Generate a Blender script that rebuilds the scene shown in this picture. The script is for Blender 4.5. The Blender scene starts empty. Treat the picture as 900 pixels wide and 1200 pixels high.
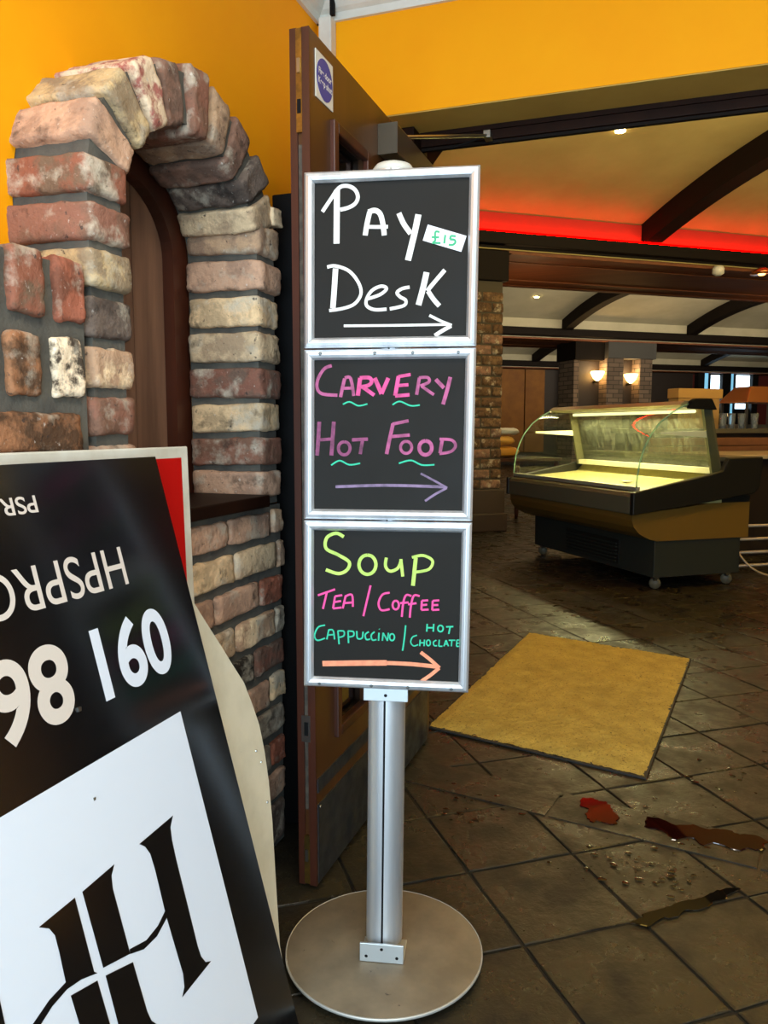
import bpy, bmesh, math, random
from mathutils import Vector, Matrix, noise
random.seed(7)
PI = math.pi
scene = bpy.context.scene
COL = scene.collection

# ------------------------------------------------------------------ camera
FPX, YH, VPX, CAMH = 920.0, 503.0, 772.0, 1.12
PITCH = math.atan((600 - YH) / FPX)
_fl = math.cos(PITCH) + (600 - YH) / FPX * math.sin(PITCH)
YAW = math.atan2((VPX - 450) / FPX, _fl)
cam_d = bpy.data.cameras.new('camera')
cam_d.sensor_fit = 'VERTICAL'
cam_d.sensor_height = 36.0
cam_d.lens = 36.0 * FPX / 1200.0
cam_d.clip_start = 0.02
cam = bpy.data.objects.new('camera', cam_d)
COL.objects.link(cam)
cam.location = (0, 0, CAMH)
cam.rotation_euler = (PI / 2 - PITCH, 0, YAW)
scene.camera = cam

# ------------------------------------------------------------------ view, world, large lights
scene.view_settings.view_transform = 'Standard'
scene.view_settings.look = 'None'
scene.view_settings.exposure = 0.0
scene.view_settings.gamma = 1.0
scene.view_settings.use_curve_mapping = False
world = bpy.data.worlds.new('world')
scene.world = world
world.use_nodes = True
bg = world.node_tree.nodes['Background']
bg.inputs['Color'].default_value = (0.75, 0.80, 0.9, 1)
bg.inputs['Strength'].default_value = 0.03


def area_light(name, loc, rot, sx, sy, power, col):
    d = bpy.data.lights.new(name, 'AREA')
    d.shape = 'RECTANGLE'; d.size = sx; d.size_y = sy; d.energy = power; d.color = col
    o = bpy.data.objects.new(name, d); COL.objects.link(o)
    o.location = loc; o.rotation_euler = rot
    return o


def point_light(name, loc, power, col, r=0.05, spot=None, blend=0.4, rot=(0, 0, 0)):
    d = bpy.data.lights.new(name, 'SPOT' if spot else 'POINT')
    d.energy = power; d.color = col; d.shadow_soft_size = r
    if spot:
        d.spot_size = spot; d.spot_blend = blend
    o = bpy.data.objects.new(name, d); COL.objects.link(o)
    o.location = loc; o.rotation_euler = rot
    return o


# restaurant axes: u runs along the beams, v runs deeper into the room
ANG = math.radians(36.8)
UX = Vector((math.cos(ANG), math.sin(ANG), 0)); VX = Vector((-math.sin(ANG), math.cos(ANG), 0))
def UV(u, v, z=0.0):
    p = UX * u + VX * v
    return Vector((p.x, p.y, z))
MUV = Matrix(((UX.x, VX.x, 0, 0), (UX.y, VX.y, 0, 0), (0, 0, 1, 0), (0, 0, 0, 1)))

# daylight entering by the street entrance behind the camera
area_light('entrance_daylight', (0.2, -1.5, 1.25), (PI / 2, 0, 0), 2.3, 2.2, 140, (0.66, 0.85, 1.0))
# warm fill added under the lobby ceiling for left wall and cornices
area_light('lobby_fill', (0.1, 0.5, 2.45), (0, 0, 0), 0.5, 0.5, 20, (1.0, 0.9, 0.75))
# unseen warm fill lights added to brighten the vaults
area_light('vault_fill_near', UV(4.8, 2.7, 2.90), (math.radians(150), 0, ANG), 6.0, 0.3, 440, (1.0, 0.84, 0.42))
area_light('vault_fill_middle', UV(9.5, 10.1, 3.0), (math.radians(150), 0, ANG), 9.0, 0.3, 430, (1.0, 0.84, 0.60))
area_light('vault_fill_far', UV(13.0, 16.9, 3.0), (math.radians(150), 0, ANG), 10.0, 0.3, 360, (1.0, 0.86, 0.66))

# ------------------------------------------------------------------ pixel helpers (900x1200 frame)
CP = Vector((0, 0, CAMH))
def ray(x, y):
    r = (x - 450) / FPX; u = (600 - y) / FPX
    F = math.cos(PITCH) + u * math.sin(PITCH); U = u * math.cos(PITCH) - math.sin(PITCH)
    return Vector((r * math.cos(YAW) - F * math.sin(YAW), r * math.sin(YAW) + F * math.cos(YAW), U))
def on_plane(x, y, p0, n):
    r = ray(x, y)
    return CP + r * ((Vector(p0) - CP).dot(n) / r.dot(n))
def on_ground(x, y, z=0.0):
    return on_plane(x, y, (0, 0, z), Vector((0, 0, 1)))

# ------------------------------------------------------------------ materials
def lin(c):
    return tuple(((v / 255) / 12.92 if v / 255 <= 0.04045 else ((v / 255 + 0.055) / 1.055) ** 2.4) for v in c) + (1.0,)

MATS = {}
def mat(name, rgb, rough=0.5, metal=0.0, rgb2=None, scale=8.0, bump=0.0, bscale=60.0, spec=0.5, rough2=None,
        rscale=None, stretch=(1, 1, 1), emit=None, estr=0.0, rand=False, thr=(0.35, 0.65), speck=None, speck_thr=0.62, speck_scale=30, coat=0.0, detail=6):
    if name in MATS:
        return MATS[name]
    m = bpy.data.materials.new(name); MATS[name] = m
    m.use_nodes = True
    nt = m.node_tree; N = nt.nodes; L = nt.links
    b = N['Principled BSDF']
    b.inputs['Base Color'].default_value = lin(rgb)
    b.inputs['Roughness'].default_value = rough
    b.inputs['Metallic'].default_value = metal
    b.inputs['Specular IOR Level'].default_value = spec
    b.inputs['Coat Weight'].default_value = coat
    vec = None
    if rgb2 or bump or rough2 is not None or speck:
        tc = N.new('ShaderNodeTexCoord'); mp = N.new('ShaderNodeMapping')
        mp.inputs['Scale'].default_value = stretch
        L.new(tc.outputs['Object'], mp.inputs['Vector'])
        vec = mp.outputs['Vector']
        if rand:
            oi = N.new('ShaderNodeObjectInfo'); ml = N.new('ShaderNodeMath'); ml.operation = 'MULTIPLY'; ml.inputs[1].default_value = 37.0
            L.new(oi.outputs['Random'], ml.inputs[0])
            ad = N.new('ShaderNodeVectorMath'); ad.operation = 'ADD'
            L.new(vec, ad.inputs[0]); L.new(ml.outputs[0], ad.inputs[1]); vec = ad.outputs[0]
    def nz(sc, det=detail, ro=0.6):
        t = N.new('ShaderNodeTexNoise'); t.inputs['Scale'].default_value = sc; t.inputs['Detail'].default_value = det
        t.inputs['Roughness'].default_value = ro; L.new(vec, t.inputs['Vector']); return t.outputs['Fac']
    def rng(sock, a, c, lo=0.0, hi=1.0):
        r = N.new('ShaderNodeMapRange'); r.inputs[1].default_value = a; r.inputs[2].default_value = c
        r.inputs[3].default_value = lo; r.inputs[4].default_value = hi; L.new(sock, r.inputs[0]); return r.outputs[0]
    colsock = None
    if rgb2:
        mx = N.new('ShaderNodeMix'); mx.data_type = 'RGBA'
        mx.inputs['A'].default_value = lin(rgb); mx.inputs['B'].default_value = lin(rgb2)
        L.new(rng(nz(scale), *thr), mx.inputs['Factor']); colsock = mx.outputs['Result']
    if speck:
        mx = N.new('ShaderNodeMix'); mx.data_type = 'RGBA'; mx.inputs['A'].default_value = lin(rgb)
        if colsock: L.new(colsock, mx.inputs['A'])
        mx.inputs['B'].default_value = lin(speck)
        L.new(rng(nz(speck_scale, 5, 0.7), speck_thr, speck_thr + 0.06), mx.inputs['Factor']); colsock = mx.outputs['Result']
    if rand and colsock:
        hv = N.new('ShaderNodeHueSaturation'); L.new(colsock, hv.inputs['Color'])
        L.new(rng(oi.outputs['Random'], 0, 1, 0.8, 1.2), hv.inputs['Value']); colsock = hv.outputs['Color']
    if colsock: L.new(colsock, b.inputs['Base Color'])
    if rough2 is not None:
        L.new(rng(nz(rscale or scale), 0.38, 0.62, rough, rough2), b.inputs['Roughness'])
    if bump:
        bp = N.new('ShaderNodeBump'); bp.inputs['Strength'].default_value = bump; bp.inputs['Distance'].default_value = 0.004
        L.new(nz(bscale, 8, 0.65), bp.inputs['Height']); L.new(bp.outputs['Normal'], b.inputs['Normal'])
    if emit:
        b.inputs['Emission Color'].default_value = lin(emit); b.inputs['Emission Strength'].default_value = estr
    return m

def glass_mat(name, tint, refl=0.08, haze=0.0, hazecol=(200, 205, 190), noisy=False):
    if name in MATS: return MATS[name]
    m = bpy.data.materials.new(name); MATS[name] = m; m.use_nodes = True
    nt = m.node_tree; N = nt.nodes; L = nt.links; N.remove(N['Principled BSDF'])
    out = N['Material Output']
    tr = N.new('ShaderNodeBsdfTransparent'); tr.inputs[0].default_value = tint + (1,)
    gl = N.new('ShaderNodeBsdfGlossy'); gl.inputs['Roughness'].default_value = 0.03
    lw = N.new('ShaderNodeFresnel'); lw.inputs[0].default_value = 1.45
    mx = N.new('ShaderNodeMixShader'); L.new(lw.outputs[0], mx.inputs[0]); L.new(tr.outputs[0], mx.inputs[1]); L.new(gl.outputs[0], mx.inputs[2])
    last = mx.outputs[0]
    if haze > 0:
        df = N.new('ShaderNodeBsdfDiffuse'); df.inputs[0].default_value = lin(hazecol)
        m2 = N.new('ShaderNodeMixShader'); m2.inputs[0].default_value = haze
        if noisy:
            tc = N.new('ShaderNodeTexCoord'); mp = N.new('ShaderNodeMapping'); mp.inputs['Scale'].default_value = (3, 9, 3); mp.inputs['Rotation'].default_value = (0.5, 0.4, 0.3)
            L.new(tc.outputs['Object'], mp.inputs[0])
            t = N.new('ShaderNodeTexNoise'); t.inputs['Scale'].default_value = 4; t.inputs['Detail'].default_value = 6; L.new(mp.outputs[0], t.inputs['Vector'])
            r = N.new('ShaderNodeMapRange'); r.inputs[1].default_value = 0.4; r.inputs[2].default_value = 0.65; r.inputs[3].default_value = haze * 0.5; r.inputs[4].default_value = min(1, haze * 1.5)
            L.new(t.outputs['Fac'], r.inputs[0]); L.new(r.outputs[0], m2.inputs[0])
        L.new(last, m2.inputs[1]); L.new(df.outputs[0], m2.inputs[2]); last = m2.outputs[0]
    L.new(last, out.inputs['Surface'])
    return m

M_yellow = mat('yellow_paint', (252, 168, 10), 0.65, rgb2=(250, 161, 8), scale=2.5, bump=0.05, bscale=120, spec=0.15)
M_white = mat('white_gloss_paint', (226, 224, 214), 0.4, rgb2=(205, 202, 190), scale=5)
M_ceil = mat('ceiling_paint', (220, 216, 205), 0.8)
M_cream = mat('cream_wall_paint', (214, 206, 190), 0.7)
M_olive = mat('soffit_plaster', (196, 158, 70), 0.7, rgb2=(184, 146, 62), scale=4)
M_mortar = mat('mortar', (98, 94, 84), 0.95, rgb2=(76, 73, 67), scale=14, bump=0.7, bscale=90)
M_darkwood = mat('dark_stained_wood', (38, 20, 12), 0.5, rgb2=(26, 13, 8), scale=6, spec=0.08, stretch=(1, 1, 0.12))
M_doorwood = mat('door_veneer', (84, 50, 22), 0.36, rgb2=(66, 38, 16), scale=9, stretch=(1, 1, 0.06), bump=0.05)
M_redwood = mat('red_mahogany', (80, 38, 22), 0.4, rgb2=(54, 26, 15), scale=10, stretch=(1, 1, 0.1))
M_greywood = mat('weathered_wood', (156, 114, 88), 0.6, rgb2=(108, 76, 58), scale=12, stretch=(1, 1, 0.08), bump=0.15)
M_black = mat('black_matt', (12, 11, 11), 0.75, spec=0.2)
M_alu = mat('brushed_aluminium', (224, 227, 230), 0.42, 0.75, rgb2=(194, 198, 203), scale=20, stretch=(1, 1, 0.05))
M_plate = mat('bracket_steel', (200, 206, 208), 0.45, 0.85)
M_steel = mat('satin_steel', (170, 168, 160), 0.32, 1.0)
M_brass = mat('worn_brass', (168, 132, 62), 0.35, 0.9, rgb2=(110, 90, 50), scale=40)
M_kick = mat('scuffed_kick_plate', (96, 102, 108), 0.4, 0.9, rgb2=(64, 70, 76), scale=12, rough2=0.6)
M_slate = mat('chalkboard', (28, 26, 23), 0.5, rgb2=(33, 31, 28), scale=5, spec=0.12, rough2=0.62)
M_disc = mat('painted_base_plate', (136, 122, 100), 0.5, 0.25, rgb2=(112, 100, 82), scale=9, speck=(70, 62, 52), speck_thr=0.66, speck_scale=40)
M_discrim = mat('base_plate_rim', (190, 188, 180), 0.45, 0.5)
M_tile = mat('wet_stone_tile', (46, 40, 28), 0.22, rgb2=(27, 22, 15), scale=7, thr=(0.42, 0.6), bump=0.75, bscale=45, rough2=0.55, rscale=7, rand=True, speck=(98, 88, 64), speck_thr=0.69, speck_scale=14)
M_grout = mat('dark_grout', (30, 25, 18), 0.7, spec=0.3, rgb2=(46, 39, 27), scale=12, bump=0.5)
M_mat = mat('coir_mat', (208, 178, 84), 0.95, rgb2=(170, 142, 58), scale=11, bump=1.0, bscale=200, speck=(98, 80, 36), speck_thr=0.58, speck_scale=130, thr=(0.25, 0.75))
M_matedge = mat('mat_rubber_edge', (36, 33, 30), 0.7)
M_plaster = mat('vault_plaster', (172, 152, 96), 0.85, rgb2=(158, 138, 84), scale=1.3, bump=0.3, bscale=6)
M_plaster2 = mat('vault_plaster_pale', (186, 180, 156), 0.85, rgb2=(170, 164, 140), scale=1.3, bump=0.3, bscale=6)
M_beam = mat('beam_black_brown', (20, 13, 9), 0.7, spec=0.15)
M_soffit = mat('panelled_brown_wood', (128, 72, 38), 0.6, rgb2=(108, 58, 30), scale=3, stretch=(0.2, 3, 1))
M_counter_grey = mat('counter_grey_trim', (98, 95, 74), 0.45)
M_counter_black = mat('counter_end_panel', (26, 24, 17), 0.45)
M_counter_tan = mat('counter_tan_panel', (116, 86, 28), 0.5)
M_counter_base = mat('counter_base_steel', (44, 46, 38), 0.5)
M_counter_in = mat('counter_deck_cream', (176, 168, 112), 0.4, rgb2=(158, 150, 92), scale=6)
M_canopy = mat('canopy_metal', (150, 142, 116), 0.4, 0.4)

# ------------------------------------------------------------------ mesh building
class MB:
    def __init__(s): s.v = []; s.f = []
    def add(s, vs, fs):
        o = len(s.v); s.v += [Vector(p) for p in vs]; s.f += [tuple(i + o for i in f) for f in fs]; return s
    def box(s, a, b):
        (x0, y0, z0), (x1, y1, z1) = a, b
        return s.add([(x0, y0, z0), (x1, y0, z0), (x1, y1, z0), (x0, y1, z0), (x0, y0, z1), (x1, y0, z1), (x1, y1, z1), (x0, y1, z1)],
                     [(0, 3, 2, 1), (4, 5, 6, 7), (0, 1, 5, 4), (1, 2, 6, 5), (2, 3, 7, 6), (3, 0, 4, 7)])
    def hexa(s, p):  # 4 bottom, 4 top
        return s.add(p, [(0, 3, 2, 1), (4, 5, 6, 7), (0, 1, 5, 4), (1, 2, 6, 5), (2, 3, 7, 6), (3, 0, 4, 7)])
    def prism(s, pts, off):  # planar 3D polygon extruded by off
        n = len(pts); off = Vector(off); pts = [Vector(p) for p in pts]
        return s.add(pts + [p + off for p in pts], [tuple(reversed(range(n))), tuple(range(n, 2 * n))] + [(i, (i + 1) % n, n + (i + 1) % n, n + i) for i in range(n)])
    def lathe(s, prof, c=(0, 0, 0), n=32, axis=None):
        c = Vector(c); vs = []; fs = []
        for r, z in prof:
            for k in range(n):
                a = 2 * PI * k / n; p = Vector((r * math.cos(a), r * math.sin(a), z))
                if axis is not None: p = axis @ p
                vs.append(c + p)
        m = len(prof)
        for i in range(m - 1):
            for k in range(n):
                fs.append((i * n + k, i * n + (k + 1) % n, (i + 1) * n + (k + 1) % n, (i + 1) * n + k))
        fs.append(tuple(reversed(range(n)))); fs.append(tuple(range((m - 1) * n, m * n)))
        return s.add(vs, fs)
    def tube(s, pts, r, n=8):
        pts = [Vector(p) for p in pts]; vs = []; fs = []
        for i, p in enumerate(pts):
            d = (pts[min(i + 1, len(pts) - 1)] - pts[max(i - 1, 0)]).normalized()
            a = d.cross(Vector((0, 0, 1)))
            if a.length < 1e-3: a = d.cross(Vector((1, 0, 0)))
            a.normalize(); b = d.cross(a)
            for k in range(n):
                t = 2 * PI * k / n; vs.append(p + a * (r * math.cos(t)) + b * (r * math.sin(t)))
        for i in range(len(pts) - 1):
            for k in range(n):
                fs.append((i * n + k, i * n + (k + 1) % n, (i + 1) * n + (k + 1) % n, (i + 1) * n + k))
        fs.append(tuple(reversed(range(n)))); fs.append(tuple(range((len(pts) - 1) * n, len(pts) * n)))
        return s.add(vs, fs)
    def sheet(s, rows):  # grid of points
        n = len(rows[0]); vs = [p for r in rows for p in r]
        return s.add(vs, [(i * n + j, i * n + j + 1, (i + 1) * n + j + 1, (i + 1) * n + j) for i in range(len(rows) - 1) for j in range(n - 1)])
    def xf(s, M):
        s.v = [M @ p for p in s.v]; return s

WM = {}
def link(o, parent, M):
    COL.objects.link(o)
    WM[o.name] = M
    if parent:
        o.parent = parent
        o.matrix_basis = WM[parent.name].inverted() @ M
    else:
        o.matrix_basis = M
    return o
def obj(name, mb, material, parent=None, origin=None, smooth=False, bevel=0.0, seg=2, kind=None, label=None, cat=None, group=None):
    """mesh in world coordinates; object origin at its own base centre"""
    if origin is None:
        xs = [p.x for p in mb.v]; ys = [p.y for p in mb.v]; zs = [p.z for p in mb.v]
        origin = Vector(((min(xs) + max(xs)) / 2, (min(ys) + max(ys)) / 2, min(zs)))
    origin = Vector(origin)
    me = bpy.data.meshes.new(name)
    me.from_pydata([p - origin for p in mb.v], [], mb.f); me.update()
    bm = bmesh.new(); bm.from_mesh(me); bmesh.ops.recalc_face_normals(bm, faces=bm.faces); bm.to_mesh(me); bm.free()
    if smooth:
        for p in me.polygons: p.use_smooth = True
    me.materials.append(material)
    o = bpy.data.objects.new(name, me)
    link(o, parent, Matrix.Translation(origin))
    if bevel:
        m = o.modifiers.new('bevel', 'BEVEL'); m.width = bevel; m.segments = seg; m.limit_method = 'ANGLE'; m.angle_limit = math.radians(40)
    tag(o, label, cat, group, kind)
    return o
def tag(o, label=None, cat=None, group=None, kind=None):
    if label: o['label'] = label
    if cat: o['category'] = cat
    if group: o['group'] = group
    if kind: o['kind'] = kind
def thing(name, loc, label, cat, group=None, kind=None):
    o = bpy.data.objects.new(name, None); o.empty_display_size = 0.05
    link(o, None, Matrix.Translation(Vector(loc)))
    tag(o, label, cat, group, kind)
    return o
def smooth_angle(o, deg=35):
    for p in o.data.polygons: p.use_smooth = True
    m = o.modifiers.new('edges', 'EDGE_SPLIT'); m.split_angle = math.radians(deg)

# ------------------------------------------------------------------ lobby shell
XW, XF, YW = -1.10, -0.928, 2.5          # left plaster wall, brick front plane, door wall plane
ZL, ZC = 2.123, 2.433                     # lintel underside, cornice underside
AY, AZ = 1.500, 1.535                     # arch centre
A_IN, B_IN, A_OUT, B_OUT = 0.245, 0.198, 0.362, 0.325

def arch_outline(a, b, z0, n=24):
    pts = [(AY - a, z0)]
    for k in range(n + 1):
        t = PI - PI * k / n
        pts.append((AY + a * math.cos(t), AZ + b * math.sin(t)))
    pts.append((AY + a, z0))
    return pts

# left wall with an arched hole
bm = bmesh.new()
outer = [(-2.2, 0), (2.62, 0), (2.62, 2.56), (-2.2, 2.56)]
hole = arch_outline(0.350, 0.312, 0.925)
def loop(pts):
    vs = [bm.verts.new((XW, y, z)) for y, z in pts]
    return [bm.edges.new((vs[i], vs[(i + 1) % len(vs)])) for i in range(len(vs))]
es = loop(outer) + loop(hole)
bmesh.ops.triangle_fill(bm, use_beauty=True, edges=es)
ret = bmesh.ops.extrude_face_region(bm, geom=bm.faces[:])
bmesh.ops.translate(bm, vec=(-0.15, 0, 0), verts=[g for g in ret['geom'] if isinstance(g, bmesh.types.BMVert)])
bmesh.ops.recalc_face_normals(bm, faces=bm.faces)
me = bpy.data.meshes.new('wall_left'); bm.to_mesh(me); bm.free(); me.materials.append(M_yellow)
wall_left = bpy.data.objects.new('wall_left', me); link(wall_left, None, Matrix.Identity(4)); tag(wall_left, kind='structure')

# door wall
mb = MB()
mb.box((XW, YW, 0), (-0.86, YW + 0.176, 2.56)).box((-0.86, YW, ZL), (1.75, YW + 0.176, 2.56)).box((1.35, YW, 0), (1.75, YW + 0.176, ZL))
obj('wall_front', mb, M_yellow, origin=(0, YW, 0), kind='structure')
obj('trim_1', MB().box((-0.86, YW + 0.001, ZL - 0.004), (1.35, YW + 0.176, ZL - 0.0005)), M_olive, kind='structure')
# lobby side wall and back wall with the entrance opening
obj('wall_right', MB().box((1.75, -2.2, 0), (1.87, YW + 0.176, 2.56)), M_cream, kind='structure')
obj('wall_back', MB().box((XW, -2.2, 0), (-0.97, -2.05, 2.56)).box((1.37, -2.2, 0), (1.75, -2.05, 2.56)).box((-0.97, -2.2, 2.38), (1.37, -2.05, 2.56)), M_cream, kind='structure')
obj('ceiling', MB().box((XW - 0.1, -2.2, 2.545), (1.87, YW + 0.3, 2.60)), M_ceil, kind='structure')
# cornices (stepped cove profile)
prof = [(0, 0), (0.012, 0), (0.016, 0.022), (0.03, 0.03), (0.052, 0.055), (0.072, 0.085), (0.10, 0.092), (0.11, 0.112), (0, 0.112)]
obj('trim_2', MB().prism([(XW + a, -2.0, ZC + b) for a, b in prof], (0, YW + 2.0 - 0.0, 0)), M_white, kind='structure')
obj('trim_3', MB().prism([(XW, YW - a, ZC + b) for a, b in prof], (1.75 - XW, 0, 0)), M_white, kind='structure')
# white conduit in the corner
ct = thing('corner_conduit', (XW + 0.045, YW - 0.03, 1.9), 'short white plastic conduit running down the yellow corner below the cornice', 'conduit')
obj('channel', MB().box((XW + 0.022, YW - 0.046, 0.4), (XW + 0.066, YW - 0.001, 2.435)), M_white, ct, bevel=0.004)
obj('joint_line', MB().box((XW + 0.064, YW - 0.05, 2.434), (XW + 0.078, YW - 0.036, 2.54)), M_black, ct)

# ------------------------------------------------------------------ bricks
PAL = {
 'umber': ((92, 72, 50), (70, 56, 42)), 'bark': ((106, 86, 60), (80, 64, 48)), 'rust': ((120, 70, 44), (98, 82, 68)), 'red': ((122, 82, 66), (108, 80, 66)), 'cream': ((200, 182, 146), (164, 148, 120)),
 'yellow': ((178, 164, 122), (134, 124, 104)), 'darkgrey': ((96, 88, 88), (72, 66, 66)), 'white': ((206, 192, 164), (158, 134, 112)),
 'tan': ((162, 140, 116), (130, 112, 98)), 'pink': ((168, 140, 122), (142, 118, 104)), 'brown': ((122, 94, 84), (96, 78, 72)),
 'orange': ((142, 76, 40), (106, 62, 40)), 'black': ((40, 38, 36), (52, 50, 48)), 'darkred': ((112, 74, 60), (94, 78, 72)),
 'greycream': ((190, 178, 152), (156, 142, 122)), 'grey': ((136, 136, 132), (112, 110, 106)), 'walnut': ((140, 96, 52), (78, 58, 38)),
 'mottled': ((208, 204, 192), (66, 60, 54)), 'whitered': ((206, 196, 182), (150, 84, 74)),
}
def brickmat(k):
    nm = 'brick_' + k
    if nm in MATS: return MATS[nm]
    a, b = [tuple(int(min(255, v * q)) for v, q in zip(c_, (1.09, 0.98, 0.84))) for c_ in PAL[k]]
    m = bpy.data.materials.new(nm); MATS[nm] = m; m.use_nodes = True
    nt = m.node_tree; N = nt.nodes; L = nt.links; bs = N['Principled BSDF']
    bs.inputs['Roughness'].default_value = 0.88; bs.inputs['Specular IOR Level'].default_value = 0.2
    tc = N.new('ShaderNodeTexCoord'); oi = N.new('ShaderNodeObjectInfo')
    ml = N.new('ShaderNodeMath'); ml.operation = 'MULTIPLY'; ml.inputs[1].default_value = 37.0; L.new(oi.outputs['Random'], ml.inputs[0])
    ad = N.new('ShaderNodeVectorMath'); ad.operation = 'ADD'; L.new(tc.outputs['Object'], ad.inputs[0]); L.new(ml.outputs[0], ad.inputs[1])
    def nz(sc, det, lo, hi, off=0.0, top=1.0):
        t = N.new('ShaderNodeTexNoise'); t.inputs['Scale'].default_value = sc; t.inputs['Detail'].default_value = det; t.inputs['Roughness'].default_value = 0.62
        v = N.new('ShaderNodeVectorMath'); v.operation = 'ADD'; L.new(ad.outputs[0], v.inputs[0]); v.inputs[1].default_value = (off, off * 1.3, off * 0.7); L.new(v.outputs[0], t.inputs['Vector'])
        r = N.new('ShaderNodeMapRange'); r.inputs[1].default_value = lo; r.inputs[2].default_value = hi; r.inputs[4].default_value = top; L.new(t.outputs['Fac'], r.inputs[0])
        return r.outputs[0], t.outputs['Fac']
    def mixc(fac, ca, cb):
        x = N.new('ShaderNodeMix'); x.data_type = 'RGBA'; L.new(fac, x.inputs['Factor'])
        for c, nm_ in ((ca, 'A'), (cb, 'B')):
            if isinstance(c, tuple): x.inputs[nm_].default_value = lin(c)
            else: L.new(c, x.inputs[nm_])
        return x.outputs['Result']
    hi = k in ('mottled', 'whitered')
    c = mixc(nz(30 if hi else 17, 8, 0.44, 0.56)[0], a, b)                                    # body mottling
    c = mixc(nz(11, 7, 0.54, 0.66, 9.0, 0.75)[0], c, (184, 170, 146))                          # lime bloom
    c = mixc(nz(14, 8, 0.58, 0.68, 17.0, 0.8)[0], c, tuple(int(v * 0.55) for v in b))          # soot patches
    c = mixc(nz(90, 4, 0.65, 0.72, 31.0, 0.5)[0], c, (206, 198, 184))                          # grit
    c = mixc(nz(70, 4, 0.64, 0.70, 47.0, 0.8)[0], c, (58, 50, 46))                             # pits
    hv = N.new('ShaderNodeHueSaturation'); L.new(c, hv.inputs['Color']); hv.inputs['Saturation'].default_value = 0.85
    r = N.new('ShaderNodeMapRange'); r.inputs[3].default_value = 1.12; r.inputs[4].default_value = 1.42; L.new(oi.outputs['Random'], r.inputs[0]); L.new(r.outputs[0], hv.inputs['Value'])
    L.new(hv.outputs['Color'], bs.inputs['Base Color'])
    bp = N.new('ShaderNodeBump'); bp.inputs['Strength'].default_value = 1.0; bp.inputs['Distance'].default_value = 0.006
    L.new(nz(55, 9, 0, 1)[1], bp.inputs['Height']); L.new(bp.outputs['Normal'], bs.inputs['Normal'])
    return m

def brick(parent, p, ax, half, key, name='brick', jitter=0.004, taper=0.0, sub=9):
    """p centre; ax three unit vectors; half sizes. taper narrows axis 1 along axis 0"""
    bm = bmesh.new(); bmesh.ops.create_cube(bm, size=2.0)
    bmesh.ops.subdivide_edges(bm, edges=bm.edges[:], cuts=sub, use_grid_fill=True)
    seed = Vector((random.uniform(-50, 50), random.uniform(-50, 50), random.uniform(-50, 50)))
    sk = [random.uniform(-1, 1) * 0.0025 for _ in range(3)]
    for vtx in bm.verts:
        c = [math.copysign(abs(q) ** 0.85, q) for q in vtx.co]
        n = 14.0
        l = (abs(c[0]) ** n + abs(c[1]) ** n + abs(c[2]) ** n) ** (1 / n)
        c = [q / l for q in c]
        h1 = half[1] * (1 + taper * c[0])
        q = Vector((c[0] * half[0], c[1] * h1 + sk[0] * c[0] * 1.2, c[2] * half[2] + sk[1] * c[0]))
        nn = noise.noise_vector(q * 24 + seed) * jitter + noise.noise_vector(q * 70 + seed) * jitter * 0.65 + noise.noise_vector(q * 170 + seed) * jitter * 0.3
        vtx.co = q + nn
    bmesh.ops.recalc_face_normals(bm, faces=bm.faces)
    me = bpy.data.meshes.new(name); bm.to_mesh(me); bm.free()
    for pl in me.polygons: pl.use_smooth = True
    me.materials.append(brickmat(key))
    o = bpy.data.objects.new(name, me)
    M = Matrix(((ax[0][0], ax[1][0], ax[2][0], p[0]), (ax[0][1], ax[1][1], ax[2][1], p[1]), (ax[0][2], ax[1][2], ax[2][2], p[2]), (0, 0, 0, 1)))
    link(o, parent, M)
    return o
EX, EY, EZ = Vector((1, 0, 0)), Vector((0, 1, 0)), Vector((0, 0, 1))

arch = thing('brick_arch', (XF - 0.1, AY, 0.93), 'arched surround of weathered reclaimed bricks projecting from the yellow wall', 'brick arch')
XB = -1.135
# mortar body: jambs and arch ring
mb = MB(); g = 0.014
inn = arch_outline(A_IN + g, B_IN + g, 0.93); out = arch_outline(A_OUT - g, B_OUT - g, 0.93)
x0, x1 = XB, XF - 0.013
n = len(inn)
vs = [(x1, y, z) for y, z in inn] + [(x1, y, z) for y, z in out] + [(x0, y, z) for y, z in inn] + [(x0, y, z) for y, z in out]
fs = []
for i in range(n - 1):
    fs += [(i, i + 1, n + i + 1, n + i), (2 * n + i, 3 * n + i, 3 * n + i + 1, 2 * n + i + 1), (i, 2 * n + i, 2 * n + i + 1, i + 1), (n + i, n + i + 1, 3 * n + i + 1, 3 * n + i)]
fs += [(0, n, 3 * n, 2 * n), (n - 1, 3 * n - 1, 4 * n - 1, 2 * n - 1)]
obj('mortar', mb.add(vs, fs), M_mortar, arch)
xc, hx = (XF + XB) / 2, (XF - XB) / 2
LJ = [(1.600, 1.520, 'rust'), (1.520, 1.440, 'red'), (1.440, 1.357, 'yellow'), (1.357, 1.272, 'darkgrey'), (1.272, 1.186, 'white'), (1.186, 1.101, 'red'), (1.101, 1.015, 'pink'), (1.015, 0.935, 'tan')]
for i, (zt, zb, k) in enumerate(LJ):
    y0 = 1.140
    brick(arch, (xc, (y0 + 1.257) / 2 + random.uniform(-.003, .003), (zt + zb) / 2), (EX, EY, EZ), (hx + random.uniform(-.003, .003), (1.257 - y0) / 2, (zt - zb) / 2 - 0.0075), k)
RJ = [(1.631, 1.541, 'tan'), (1.541, 1.453, 'pink'), (1.453, 1.366, 'cream'), (1.366, 1.279, 'greycream'), (1.279, 1.191, 'darkred'), (1.191, 1.105, 'cream'), (1.105, 1.022, 'red'), (1.022, 0.942, 'pink')]
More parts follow.
